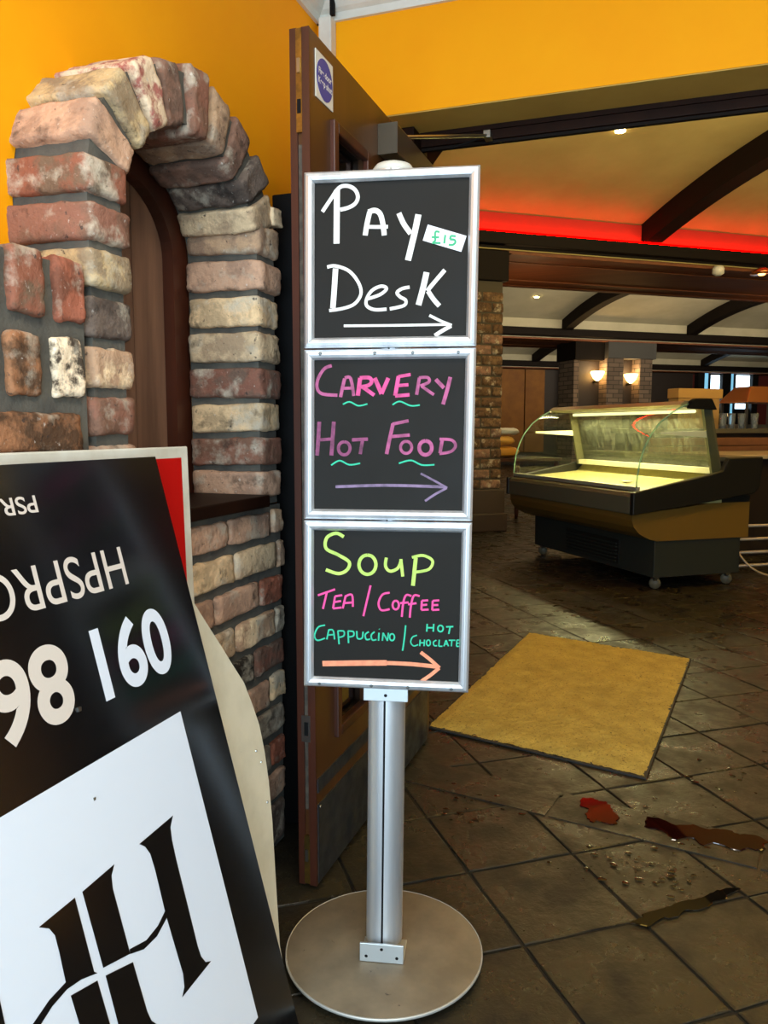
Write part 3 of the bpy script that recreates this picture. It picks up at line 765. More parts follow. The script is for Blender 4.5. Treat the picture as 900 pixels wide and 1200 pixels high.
C_lime = chalk('lime_chalk', (190, 222, 104), 0.85); C_hot = chalk('hot_pink_chalk', (238, 74, 150), 0.92); C_orange = chalk('orange_chalk', (240, 148, 110), 0.85)
P1, P2, P3 = panels
write(P1, 'lettering', z6, 3.75, [[24, (206, 160), (205, 280), (204, 396)], [15, (142, 256), (176, 205), (214, 152), (250, 142), (284, 158), (298, 190), (286, 220), (256, 238), (220, 247)],
    [20, (350, 256), (338, 310), (330, 360)], [20, (344, 258), (372, 250), (396, 266), (408, 310), (414, 360)], [14, (334, 322), (380, 323), (430, 322)],
    [20, (478, 262), (500, 310), (530, 352)], [24, (564, 268), (548, 345), (518, 470)]], 18, C_white)
write(P1, 'lettering', z6, 3.75, [[22, (200, 505), (194, 600), (188, 680)], [13, (163, 499), (200, 494), (260, 517), (302, 570), (311, 618), (284, 660), (235, 680), (172, 690)],
    [13, (337, 640), (395, 620), (424, 594), (400, 583), (360, 602), (336, 640), (338, 670), (372, 686), (424, 684)], [13, (525, 587), (492, 594), (470, 611), (484, 630), (508, 645), (500, 668), (438, 683)],
    [23, (600, 522), (582, 600), (564, 666)], [16, (680, 512), (632, 568), (602, 604)], [18, (606, 604), (630, 640), (656, 670)]], 18, C_white)
write(P1, 'arrow', z6, 3.75, [[10, (236, 757), (460, 755), (700, 751)], [11, (612, 711), (660, 735), (710, 755)], [15, (708, 757), (670, 778), (636, 800)]], 12, C_white)
write(P2, 'lettering', z6, 3.75, [[13, (183, 932), (150, 946), (123, 990), (119, 1030), (142, 1056), (208, 1062)], [14, (240, 988), (230, 1030), (222, 1070)], [13, (240, 986), (266, 988), (280, 1065)], [12, (228, 1032), (278, 1030)]], 14, C_pinkd)
write(P2, 'lettering', z6, 3.75, [[13, (568, 985), (556, 1060)], [12, (566, 985), (604, 984), (610, 1004), (572, 1021)], [12, (578, 1022), (632, 1060)], [15, (640, 992), (676, 1030)], [15, (704, 982), (690, 1040), (672, 1102)]], 14, C_pinkd)
write(P2, 'lettering', z6, 3.75, [[17, (308, 986), (298, 1064)], [15, (306, 986), (348, 985), (358, 1005), (340, 1020), (306, 1026)], [15, (320, 1026), (370, 1062)], [17, (372, 986), (402, 1056)], [16, (402, 1056), (432, 986)],
    [16, (477, 978), (462, 1064)], [13, (476, 980), (530, 971)], [13, (470, 1020), (520, 1016)], [14, (462, 1065), (525, 1060)]], 14, C_pink)
sq = [[(232, 1102), (262, 1091), (300, 1108), (340, 1100)], [(450, 1104), (482, 1089), (530, 1108), (570, 1105)]]
for q_ in sq: write(P2, 'underline', z6, 3.75, [q_], 6, C_teal)
write(P2, 'lettering', z7, 3.53, [[15, (121, 50), (117, 120), (112, 190)], [15, (181, 50), (176, 120), (171, 190)], [12, (114, 126), (178, 121)], [12] + ell(224, 160, 24, 27), [13, (256, 125), (322, 122)], [13, (300, 125), (290, 184)]], 14, C_plum)
write(P2, 'lettering', z7, 3.53, [[14, (426, 58), (412, 120), (399, 184)], [12, (424, 60), (490, 46)], [12, (414, 112), (495, 105)], [11] + ell(480, 156, 23, 25), [14] + ell(560, 158, 26, 29), [13, (629, 126), (620, 180)], [11, (618, 122), (668, 126), (684, 150), (664, 174), (618, 182)]], 14, C_pinkd)
for q_ in ([(170, 230), (205, 211), (245, 228), (290, 222)], [(450, 222), (500, 210), (545, 229), (597, 228)]): write(P2, 'underline', z7, 3.53, [q_], 6, C_teal)
write(P2, 'arrow', z7, 3.53, [[11, (188, 319), (400, 313), (640, 320)], [8, (540, 264), (600, 296), (650, 324)], [9, (648, 324), (600, 350), (558, 378)]], 10, C_mauve)
write(P3, 'lettering', z7, 3.53, [[13, (222, 526), (190, 511), (152, 530), (149, 574), (198, 600), (244, 630), (236, 662), (200, 678), (148, 662)], [13] + ell(320, 641, 35, 40), [12, (398, 612), (395, 648), (414, 668), (446, 655), (460, 620)], [12, (458, 618), (466, 690)],
    [15, (520, 612), (514, 670), (508, 728)], [11, (504, 611), (550, 603), (589, 625), (574, 660), (518, 672)]], 13, C_lime)
def letters(z, base, items):
    return [[base] + list(i) for i in items]
write(P3, 'lettering', z7, 3.53, letters(z7, 8, [((115, 768), (186, 743)), ((152, 756), (136, 824)), ((186, 772), (178, 822)), ((186, 772), (216, 767)), ((182, 796), (211, 791)), ((178, 822), (213, 818)),
    ((230, 770), (218, 822)), ((228, 772), (256, 766), (260, 815)), ((222, 800), (259, 797))]), 8, C_hot)
write(P3, 'lettering', z7, 3.53, letters(z7, 8, [((333, 727), (318, 790), (303, 854)), ((412, 757), (382, 765), (366, 800), (377, 829), (412, 825)), ell(437, 808, 13, 18), ((502, 771), (480, 767), (468, 800), (462, 857)), ((455, 800), (490, 797)),
    ((536, 771), (512, 769), (500, 810), (495, 860)), ((488, 805), (523, 800)), ((545, 790), (543, 828)), ((545, 790), (571, 788)), ((545, 808), (567, 806)), ((543, 828), (573, 826)),
    ((590, 790), (588, 829)), ((590, 790), (617, 788)), ((589, 808), (613, 807)), ((588, 828), (617, 826))]), 8, C_hot)
write(P3, 'lettering', z7, 3.53, letters(z7, 6, [((145, 891), (116, 900), (101, 934), (113, 954), (145, 945)), ((160, 911), (152, 950)), ((158, 911), (178, 913), (184, 950)), ((154, 932), (183, 930)), ((198, 915), (203, 970)), ((197, 915), (222, 916), (222, 935), (200, 942)),
    ((240, 915), (242, 965)), ((239, 915), (262, 918), (262, 935), (242, 940)), ((276, 915), (279, 945), (298, 944), (302, 918)), ((326, 918), (311, 930), (316, 950), (332, 948)), ((350, 918), (336, 932), (341, 952), (358, 950)), ((368, 922), (366, 955)), ((369, 906), (370, 908)),
    ((382, 955), (385, 922)), ((385, 922), (403, 955)), ((403, 955), (407, 922)), ell(422, 940, 10, 14)]), 6, C_teal)
write(P3, 'lettering', z7, 3.53, letters(z7, 6, [((478, 892), (472, 950), (465, 997))]), 6, C_teal)
write(P3, 'lettering', z7, 3.53, letters(z7, 6, [((567, 886), (565, 918)), ((594, 886), (592, 918)), ((566, 902), (593, 902)), ell(622, 905, 11, 13), ((645, 898), (675, 897)), ((662, 898), (656, 927))]), 6, C_teal)
write(P3, 'lettering', z7, 3.53, letters(z7, 5.2, [((525, 933), (506, 941), (499, 962), (511, 977), (530, 972)), ((538, 951), (536, 978)), ((556, 951), (554, 978)), ((537, 964), (555, 964)), ell(572, 964, 8, 12), ((605, 953), (593, 961), (596, 975), (608, 976)),
    ((617, 951), (615, 978)), ((615, 978), (630, 978)), ((636, 978), (645, 953)), ((645, 953), (655, 978)), ((640, 969), (652, 969)), ((656, 953), (683, 953)), ((669, 953), (667, 978)), ((690, 952), (688, 978)), ((688, 978), (702, 978)), ((690, 952), (702, 952)), ((689, 965), (700, 965))]), 5, C_teal)
write(P3, 'arrow', z7, 3.53, [[22, (134, 1050), (270, 1048), (400, 1047)], [16, (390, 1047), (500, 1052), (606, 1063)], [14, (540, 1003), (580, 1034), (618, 1068)], [14, (617, 1068), (580, 1098), (542, 1124)]], 14, C_orange)
# price sticker
q = [S(*z6(*p), FD - 0.001) for p in ((605, 312), (775, 362), (752, 432), (583, 382))]
st = spart('price_sticker', MB().prism([(a, FD - 0.0008, b) for a, b in q], (0, -0.0006, 0)), mat('sticker_white', (226, 228, 236), 0.6), label='white paper sticker reading £15 in green')
mb = MB()
for i, s in enumerate([[(657, 346), (640, 344), (637, 366), (638, 382), (626, 393)], [(624, 393), (662, 394)], [(622, 368), (655, 369)], [(682, 358), (677, 396)], [(728, 364), (706, 362)], [(706, 362), (703, 378)], [(703, 378), (722, 380), (726, 392), (714, 402), (697, 401)]]):
    ribbon(mb, smooth_path([S(*z6(*p)) for p in s]), 8 / 3.75 * 1.62 / FPX, FD - 0.0017 - i * 0.0001)
spart('lettering', mb, mat('green_ink', (40, 160, 110), 0.6), st)

# ------------------------------------------------------------------ boards leaning against the bricks
def leaning_frame(top, bottom):
    e = (Vector(bottom) - Vector(top)).normalized(); nrm = EY.cross(e) 
    if nrm.x < 0: nrm = -nrm
    return e, nrm
BT = on_plane(182, 535, (XF + 0.05, 0, 0), EX)
BB = on_plane(350, 1200, (0, BT.y, 0), EY)
be, bn = leaning_frame(BT, BB)
BL = BT.z / -be.z + 0.0                         # slope length down to the floor
def bpt(s, t, d=0.0): return BT + EY * (-s) + be * t + bn * d
def bpx(x, y, d=0.0):
    p = on_plane(x, y, BT, bn); return p + bn * d
M_sblack = mat('glossy_black_print', (14, 14, 15), 0.16, spec=0.5, rough2=0.24, rscale=3)
M_swhite = mat('matt_white_print', (222, 228, 238), 0.4)
M_scream = mat('cream_print', (216, 204, 192), 0.4)
WB = 0.78
ag = thing('estate_agent_sign', bpt(WB / 2, BL), 'glossy black board standing upside down with white lettering and a white logo square', 'sign board')
obj('board', MB().hexa([bpt(0, BL, -0.005), bpt(WB, BL, -0.005), bpt(WB, 0, -0.005), bpt(0, 0, -0.005), bpt(0, BL), bpt(WB, BL), bpt(WB, 0), bpt(0, 0)]), M_sblack, ag)
obj('logo_square', MB().prism([bpt(0.112, 0.449, 0.0003), bpt(0.112, 1.0, 0.0003), bpt(0.668, 1.0, 0.0003), bpt(0.668, 0.449, 0.0003)], bn * 0.0004), M_swhite, ag)
def z8(x, y): return x / 2.647, 860 + y / 2.647
polys = [
 [(430, 342), (535, 253), (527, 290), (532, 330), (545, 390), (580, 530), (612, 660), (622, 690), (636, 708), (653, 705), (563, 818), (570, 785), (566, 745), (512, 560), (480, 425), (464, 372), (448, 350)],
 [(512, 545), (488, 595), (452, 640), (400, 668), (402, 683), (445, 668), (485, 628), (515, 572)],
 [(253, 490), (353, 404), (344, 440), (348, 480), (402, 682), (318, 726)],
 [(118, 600), (230, 508), (290, 738), (202, 772), (182, 680), (168, 625), (150, 604)],
 [(290, 738), (246, 750), (202, 770), (150, 826), (98, 902), (70, 985), (92, 985), (122, 905), (160, 845), (206, 792), (250, 762), (300, 742)],
 [(217, 812), (300, 765), (352, 945), (388, 1075), (300, 1075), (262, 960)],
 [(325, 750), (410, 708), (455, 862), (468, 890), (490, 905), (400, 1010), (380, 960)],
 [(-40, 800), (-4, 822), (14, 905), (20, 930), (-40, 930)],
]
lg = MB()
for i, pg in enumerate(polys):
    lg.add([bpx(*z8(*p), d=0.0012 + i * 0.00003) for p in pg], [tuple(range(len(pg)))])
obj('monogram', lg, M_sblack, ag)
def board_text(body, s0, t0, t1, advance_w, bold, m):
    """upside-down text: starts at s0 (far edge) and runs towards -y; caps between t1 (baseline is upper t0)"""
    h = t1 - t0
    mb = text_mesh(body, 1.0, 0.0, 'LEFT')
    xs = [v.x for v in mb.v]; ys = [v.y for v in mb.v]
    w = max(xs) - min(xs); hh = max(ys) - min(ys)
    mb = text_mesh(body, 1.0, bold * hh / h, 'LEFT')
    xs = [v.x for v in mb.v]; ys = [v.y for v in mb.v]
    kx = advance_w / (max(xs) - min(xs)); ky = h / (max(ys) - min(ys))
    mb.v = [bpt(s0 + (v.x - min(xs)) * kx, t0 + (v.y - min(ys)) * ky, 0.0008) for v in mb.v]
    obj('lettering', mb, m, ag)
board_text('PSRA', 0.316, 0.048, 0.074, 0.098, 0.0004, M_scream)
board_text('HPSPRO', 0.160, 0.148, 0.213, 0.30, 0.0001, M_scream)
board_text('091', 0.093, 0.262, 0.377, 0.185, 0.0042, M_swhite)
board_text('86', 0.335, 0.262, 0.377, 0.148, 0.0042, M_scream)
obj('staple', MB().box(bpx(92, 831) - Vector((.003, .003, .003)), bpx(92, 831) + Vector((.003, .003, .003))), M_steel, ag)
obj('staple', MB().box(bpx(110, 936) - Vector((.002, .002, .002)), bpx(110, 936) + Vector((.002, .002, .002))), M_steel, ag)

# red and white board behind it
RT = on_plane(220, 523, (XF + 0.028, 0, 0), EX)
RB = on_plane(228, 697, (0, RT.y, 0), EY)
re_, rn = leaning_frame(RT, RB)
if re_.x < 0.02: re_ = Vector((0.06, 0, -1)).normalized(); rn = Vector((1, 0, 0.06)).normalized()
RL = RT.z / -re_.z
def rpt(s, t, d=0.0): return RT + EY * (-s) + re_ * t + rn * d
M_foam = mat('white_foam_board', (226, 222, 208), 0.6, rgb2=(205, 198, 180), scale=10)
rd = thing('red_sign_board', rpt(0.4, RL), 'red sign board with a white border peeping out behind the black board', 'sign board')
obj('board', MB().hexa([rpt(0, RL, -0.008), rpt(0.85, RL, -0.008), rpt(0.85, 0, -0.008), rpt(0, 0, -0.008), rpt(0, RL), rpt(0.85, RL), rpt(0.85, 0), rpt(0, 0)]), M_foam, rd, bevel=0.003)
obj('red_face', MB().prism([rpt(0.026, 0.022, 0.0004), rpt(0.026, RL - 0.02, 0.0004), rpt(0.82, RL - 0.02, 0.0004), rpt(0.82, 0.022, 0.0004)], rn * 0.0004), mat('red_print', (196, 18, 14), 0.35), rd)
# pale rounded board behind both
M_pale = mat('pale_worn_board', (226, 219, 196), 0.55, rgb2=(206, 198, 174), scale=7, speck=(150, 142, 124), speck_thr=0.68, speck_scale=18)
PB = on_plane(328, 1112, (0, 1.38, 0), EY)
PT = Vector((-0.850, PB.y, 0.82))
pe = (Vector((PB.x, PB.y, 0)) - PT); 
foot = PB + (PB - PT) * (PB.z / (PT.z - PB.z)) if PB.z > 0 else PB
pe = (foot - PT).normalized(); pn = EY.cross(pe)
if pn.x < 0: pn = -pn
outl = [(226, 704), (240, 727), (256, 752), (272, 778), (286, 800), (296, 826), (304, 850), (310, 880), (315, 915), (319, 960), (322, 1010), (325, 1060), (328, 1108)]
pts = [on_plane(x, y, PT, pn) for x, y in outl]
end = pts[-1] + pe * (pts[-1].z / -pe.z)
lowl = end + EY * -0.75; upl = pts[0] + EY * -0.65
pw = thing('pale_rounded_board', lowl.lerp(end, 0.5), 'pale worn board with a large rounded corner leaning behind the black board', 'board')
obj('board', MB().prism(pts + [end, lowl, upl], pn * -0.010), M_pale, pw)
for x, y in ((306, 893), (313, 940), (300, 880)):
    p = on_plane(x, y, PT, pn); obj('nail', MB().lathe([(0.003, 0), (0.002, 0.002)], p, 8, Matrix.Rotation(PI / 2, 3, 'Y')), M_steel, pw)

# ------------------------------------------------------------------ restaurant: vaults, beams, ribs
def uvbox(u0, u1, v0, v1, z0, z1): return MB().box((u0, v0, z0), (u1, v1, z1)).xf(MUV)
BAYS = [(1.9, 7.9), (9.75, 15.0), (16.7, 22.2)]
SPR, RISE, U0, U1 = 3.42, 0.46, -3.0, 26.0
def vz(v, a, b):
    c = (a + b) / 2; hspan = (b - a) / 2; R = (hspan ** 2 + RISE ** 2) / (2 * RISE)
    return SPR + RISE - R + math.sqrt(max(0, R * R - (v - c) ** 2))
for bi, (a, b) in enumerate(BAYS):
    prof = [(a, 3.04), (a, SPR)] + [(a + (b - a) * k / 32, vz(a + (b - a) * k / 32, a, b)) for k in range(1, 32)] + [(b, SPR), (b, 3.04)]
    mb = MB().sheet([[Vector((U0, v, z)) for v, z in prof], [Vector((U1, v, z)) for v, z in prof]]).xf(MUV)
    name = ['ceiling_vault', 'ceiling_vault_middle', 'ceiling_vault_far'][bi]
    vt = obj(name, mb, M_plaster if bi == 0 else M_plaster2, origin=UV(6, (a + b) / 2, 3), smooth=False, kind='structure')
    # keep plaster edges crisp at the upstand
    for k in range(7):
        ur = 5.66 + 3.15 * (k - 1)
        if bi == 0 and k > 3: continue
        o_ = [(a + 0.005 + (b - a - 0.01) * j / 28, vz(a + (b - a) * j / 28, a, b) - 0.002) for j in range(29)]
        i_ = [(v, z - 0.24 if SPR - 0.02 < z - 0.24 else max(z - 0.24, 3.06)) for v, z in o_]
        n = len(o_); vs = []
        for uu in (ur - 0.10, ur + 0.10):
            vs += [Vector((uu, v, z)) for v, z in o_] + [Vector((uu, v, z)) for v, z in i_]
        fs = []
        for i in range(n - 1):
            fs += [(i, i + 1, n + i + 1, n + i), (2 * n + i, 3 * n + i, 3 * n + i + 1, 2 * n + i + 1), (n + i, n + i + 1, 3 * n + i + 1, 3 * n + i), (i, 2 * n + i, 2 * n + i + 1, i + 1)]
        fs += [(0, n, 3 * n, 2 * n), (n - 1, 3 * n - 1, 4 * n - 1, 2 * n - 1)]
        obj('rib', MB().add(vs, fs).xf(MUV), M_beam, vt)
# beams with ledge and panelled soffit
for bi, (v0, v1) in enumerate(((7.9, 9.75), (15.0, 16.7), (22.2, 22.6))):
    bmn = obj('trim_%d' % (10 + bi), uvbox(U0, U1, v0 - 0.02, v1 + 0.02, 3.052, 3.24), M_beam, kind='structure')
    u0b = 3.86 if bi == 0 else U0
    obj('soffit_board', uvbox(u0b, U1, v0 + 0.03, v1 - 0.03, 3.020, 3.051), M_soffit, bmn)
    for vv, w in ((v0 + 0.02, 0.12), (v0 + 0.42, 0.05), (v1 - 0.47, 0.05), (v1 - 0.14, 0.12)):
        obj('soffit_moulding', uvbox(u0b + 0.1, U1, vv, vv + w, 3.006, 3.021), M_soffit, bmn, bevel=0.005)
    if bi == 0: obj('frieze', uvbox(U0, U1, v0 - 0.032, v0 - 0.021, 3.20, 3.415), mat('frieze_red_glow', (150, 34, 24), 0.85), bmn)  # red glow of the light strip deepened by the plaster colour
    obj('ledge', uvbox(U0, U1, v0 - 0.12, v0 - 0.02, 3.075, 3.20), M_beam, bmn, bevel=0.008)
# red light strip in the cove
def strip_emit(name, rgb, s):
    m = bpy.data.materials.new(name); MATS[name] = m; m.use_nodes = True; N = m.node_tree.nodes
    N.remove(N['Principled BSDF']); e = N.new('ShaderNodeEmission'); e.inputs[0].default_value = lin(rgb); e.inputs[1].default_value = s
    m.node_tree.links.new(e.outputs[0], N['Material Output'].inputs[0]); return m
obj('red_light_strip', uvbox(U0, 16, 7.785, 7.805, 3.201, 3.214), strip_emit('red_led', (255, 0, 0), 34), label='glowing red light strip along the ledge below the vaulted ceiling', cat='light strip')
# back wall, side wall
M_maroon = mat('maroon_paint', (92, 32, 30), 0.7)
M_dark = mat('dark_panelling', (34, 24, 20), 0.6)
M_amber = mat('amber_panelling', (132, 84, 18), 0.7, rgb2=(114, 68, 12), scale=3)
obj('wall_far', uvbox(U0, 30, 22.6, 22.8, 0, 3.3), M_dark, kind='structure')
obj('wall_side', uvbox(25.8, 26, 0, 22.6, 0, 4), M_maroon, kind='structure')
mp_ = uvbox(18.2, 23.5, 22.5, 22.6, 0.9, 2.98)
obj('trim_20', mp_, M_maroon, kind='structure')
# pieces on the far wall located through their pixels
def on_v(x, y, v): 
    p = on_plane(x, y, UV(0, v), VX); return p.dot(UX), p.z
ua, za = on_v(586, 432, 22.4); ub, zb = on_v(615, 482, 22.4); uc, _ = on_v(638, 482, 22.4)
wp = thing('wall_panelling', UV((ua + uc) / 2, 22.45, 0), 'amber wooden wall panelling at the far end of the room', 'panelling')
obj('panel', uvbox(ua - 1.0, ub - 0.02, 22.42, 22.49, 0.4, za), M_amber, wp)
obj('panel', uvbox(ub + 0.02, uc, 22.42, 22.49, 0.4, za), M_amber, wp)
ud, zd = on_v(660, 430, 22.3); ue, ze = on_v(684, 470, 22.3)
gd = obj('grey_door', uvbox(ud, ue, 22.35, 22.49, 0, zd), mat('grey_paint', (118, 116, 116), 0.6), label='pale grey door on the far wall beside the brick pier', cat='door')
obj('door_handle', uvbox(ud + 0.35, ud + 0.5, 22.28, 22.35, 0.9, 2.1), M_black, gd)

# brick column carrying the first beam
colr = thing('brick_column', UV(3.6, 8.1, 0), 'brown brick column with dark plinth and capital beside the chalkboard stand', 'column')
cu0, cu1, cv0, cv1 = 3.36, 3.86, 7.87, 8.37
obj('mortar', uvbox(cu0 + 0.015, cu1 - 0.015, cv0 + 0.015, cv1 - 0.015, 0, 2.75), mat('dark_mortar', (74, 66, 54), 0.95), colr)
obj('plinth', uvbox(cu0 - 0.03, cu1 + 0.03, cv0 - 0.03, cv1 + 0.03, 0.0, 0.46), mat('plinth_wood', (60, 44, 36), 0.5), colr, bevel=0.01)
obj('plinth_base', uvbox(cu0 - 0.06, cu1 + 0.05, cv0 - 0.06, cv1 + 0.05, 0.0, 0.20), mat('plinth_wood', (60, 44, 36), 0.5), colr, bevel=0.01)
obj('capital', uvbox(cu0 - 0.04, cu1 + 0.035, cv0 - 0.04, cv1 + 0.04, 2.70, 3.018), M_beam, colr, bevel=0.01)
ck = ['umber', 'bark', 'umber', 'bark', 'brown']
H_ = 0.112
for r in range(20):
    z0 = 0.462 + r * H_
    if z0 + H_ > 2.70: break
    off = 0.12 if r % 2 else 0.0
    edges = [cu0] + [cu0 + off + 0.245 * k for k in range(0 if off else 1, 3) if cu0 + 0.05 < cu0 + off + 0.245 * k < cu1 - 0.05] + [cu1]
    for a, b in zip(edges[:-1], edges[1:]):
        brick(colr, UV((a + b) / 2, cv0 + 0.05, z0 + H_ / 2), (UX, VX, EZ), ((b - a) / 2 - 0.006, 0.05, H_ / 2 - 0.007), random.choice(ck), sub=2, jitter=0.003)
    brick(colr, UV(cu0 + 0.05, (cv0 + 0.1 + cv1) / 2, z0 + H_ / 2), (UX, VX, EZ), (0.05, (cv1 - cv0 - 0.1) / 2 - 0.006, H_ / 2 - 0.007), random.choice(ck), sub=2, jitter=0.003)

# far pier with wall lamps (distant brickwork is texture)
def brick_tex(name, c1, c2, cm):
    m = mat(name, c1, 0.9); N = m.node_tree.nodes; L = m.node_tree.links
    t = N.new('ShaderNodeTexBrick'); t.inputs['Color1'].default_value = lin(c1); t.inputs['Color2'].default_value = lin(c2); t.inputs['Mortar'].default_value = lin(cm)
    t.inputs['Scale'].default_value = 4.0; t.inputs['Mortar Size'].default_value = 0.03; t.inputs['Brick Width'].default_value = 0.9; t.inputs['Row Height'].default_value = 0.38
    tc = N.new('ShaderNodeTexCoord'); mp = N.new('ShaderNodeMapping'); mp.inputs['Rotation'].default_value = (PI / 2, 0, 0)
    sep = N.new('ShaderNodeSeparateXYZ'); cmb = N.new('ShaderNodeCombineXYZ'); L.new(tc.outputs['Object'], sep.inputs[0]); L.new(sep.outputs['X'], cmb.inputs[0]); L.new(sep.outputs['Z'], cmb.inputs[1])
    L.new(cmb.outputs[0], t.inputs['Vector']); L.new(t.outputs['Color'], N['Principled BSDF'].inputs['Base Color']); return m
M_pier = brick_tex('pier_brickwork', (112, 96, 86), (84, 72, 66), (48, 44, 40))
pu0, _ = on_v(711, 440, 15.05); pu1, _ = on_v(764, 440, 15.05); pl0, _ = on_v(684, 440, 15.05)
_, pzt = on_v(735, 416, 15.0)
pier = thing('brick_pier', UV((pu0 + pu1) / 2, 15.4, 0), 'distant brick pier with a dark alcove and two glowing wall lamps', 'pier')
w3 = (pu1 - pu0)
obj('pier_side', uvbox(pu0, pu0 + w3 * 0.36, 15.05, 15.9, 0, 2.66), M_pier, pier)
obj('pier_side', uvbox(pu1 - w3 * 0.27, pu1, 15.05, 15.9, 0, 2.66), M_pier, pier)
obj('alcove', uvbox(pu0 + w3 * 0.36, pu1 - w3 * 0.27, 15.35, 15.9, 0, 2.66), M_dark, pier)
obj('side_panel', uvbox(pl0, pu0, 15.35, 15.9, 0, 2.66), M_dark, pier)
obj('side_brick', uvbox(pl0 - 0.12, pl0, 15.25, 15.9, 0, 2.66), M_pier, pier)
obj('side_capital', uvbox(pl0 - 0.15, pu0, 15.15, 15.95, 2.62, 3.004), M_beam, pier)
obj('capital', uvbox(pu0, pu1 + 0.06, 15.0, 15.95, 2.66, 3.004), mat('capital_slate', (54, 54, 56), 0.6), pier)
M_lampg = strip_emit('lamp_glow', (255, 196, 110), 26)
for (x, y), lab in (((698, 441), 'glowing wall lamp on the dark side of the far brick pier'), ((737, 444), 'glowing wall lamp inside the alcove of the far brick pier')):
    u_, z_ = on_v(x, y, 15.27)
    wl = thing('sconce_lamp', UV(u_, 15.27, z_ - 0.1), lab, 'wall lamp', 'wall lamps on the far pier')
    obj('shade', MB().lathe([(0.03, -0.10), (0.10, -0.03), (0.15, 0.08), (0.145, 0.1)], UV(u_, 15.20, z_), 16), M_lampg, wl, smooth=True)
    obj('wall_bracket', uvbox(u_ - 0.02, u_ + 0.02, 15.20, 15.35, z_ - 0.14, z_ - 0.10), M_black, wl)
    point_light('wall_lamp_light', UV(u_, 15.1, z_ + 0.15), 9, (1.0, 0.7, 0.35), 0.1)

# windows in the far wall
M_day = strip_emit('window_daylight', (206, 236, 255), 5.5)
for wi, (xa, xb) in enumerate(((824, 845), (852, 877))):
    u0w, z1w = on_v(xa, 432, 22.4); u1w, z0w = on_v(xb, 497, 22.4)
    _, zm = on_v(xa, 455, 22.4)
    w_ = thing('window_%d' % (wi + 1), UV((u0w + u1w) / 2, 22.45, z0w), None, None, kind='structure')
    obj('surround', uvbox(u0w - 0.25, u0w, 22.30, 22.5, z0w - 0.3, z1w + 0.3), M_black, w_)
    obj('surround', uvbox(u1w, u1w + 0.25, 22.30, 22.5, z0w - 0.3, z1w + 0.3), M_black, w_)
    obj('surround', uvbox(u0w, u1w, 22.30, 22.5, z1w - 0.1, z1w + 0.3), M_black, w_)
    um = u0w + (u1w - u0w) * 0.38
    obj('pane', uvbox(u0w, um - 0.06, 22.44, 22.48, z0w, z1w - 0.1), mat('frosted_pane', (130, 190, 215), 0.3, emit=(120, 190, 225), estr=0.9), w_)
    obj('pane', uvbox(um, u1w, 22.44, 22.48, z0w + (z1w - z0w) * 0.28, zm + 0.45), M_day, w_)
    obj('blind', uvbox(um, u1w, 22.40, 22.44, zm + 0.45, z1w - 0.1), M_black, w_)
    obj('mullion', uvbox(um - 0.06, um, 22.38, 22.46, z0w, z1w - 0.1), M_black, w_)
    obj('lower_panel', uvbox(um, u1w, 22.40, 22.46, z0w, z0w + (z1w - z0w) * 0.28), M_black, w_)

# recessed ceiling spotlights
M_spot = strip_emit('spot_glow', (255, 226, 150), 40)
def spotlight(x, y, bay, lab, power):
    a, b = BAYS[bay]
    # march along the ray until the vault is met
    r = ray(x, y); t = 2.0
    while t < 40:
        p = CP + r * t; v = p.dot(VX)
        if a <= v <= b and p.z >= vz(v, a, b): break
        t += 0.01
    p = CP + r * t; 
    sp = thing('ceiling_spotlight', p, lab, 'spotlight', 'recessed spotlights in the vaults')
    obj('trim_ring', MB().lathe([(0.05, -0.012), (0.055, -0.002), (0.05, 0.0)], p, 20), M_steel, sp, smooth=True)
    obj('lens', MB().lathe([(0.046, -0.024), (0.046, -0.012)], p, 16), M_spot, sp)
    point_light('spotlight_beam', p + Vector((0, 0, -0.06)), power, (1.0, 0.82, 0.5), 0.04, spot=math.radians(95), blend=0.6)
spotlight(727, 151, 0, 'small bright spotlight in the near vault just under the door head', 45)
spotlight(629, 347, 1, 'small bright spotlight in the middle vault above the brick column', 60)

# warm fill lights added under the first beam to brighten its soffit
point_light('soffit_fill', UV(4.6, 8.75, 2.2), 14, (1.0, 0.62, 0.28), 0.08)
point_light('soffit_fill', UV(9.5, 8.75, 2.2), 18, (1.0, 0.62, 0.3), 0.08)
# detector and copper lamp under the beam
def under(x, y, z):
    return on_ground(x, y, z)
p = under(842, 312, 3.021)
sd = obj('smoke_detector', MB().lathe([(0.03, -0.11), (0.065, -0.085), (0.07, -0.03), (0.05, 0.0)], p, 20), M_white, smooth=True, label='white round detector fixed under the wooden beam', cat='detector')
p = under(893, 314, 3.021)
cp = thing('copper_lamp', p, 'small copper lamp under the wooden beam at the right edge', 'lamp')
obj('shade', MB().lathe([(0.13, -0.07), (0.11, -0.03), (0.04, 0.0)], p, 20), mat('copper', (196, 112, 60), 0.3, 0.9), cp, smooth=True)
obj('bulb', MB().lathe([(0.03, -0.085), (0.05, -0.065)], p, 12), strip_emit('bulb_glow', (255, 180, 90), 8), cp)

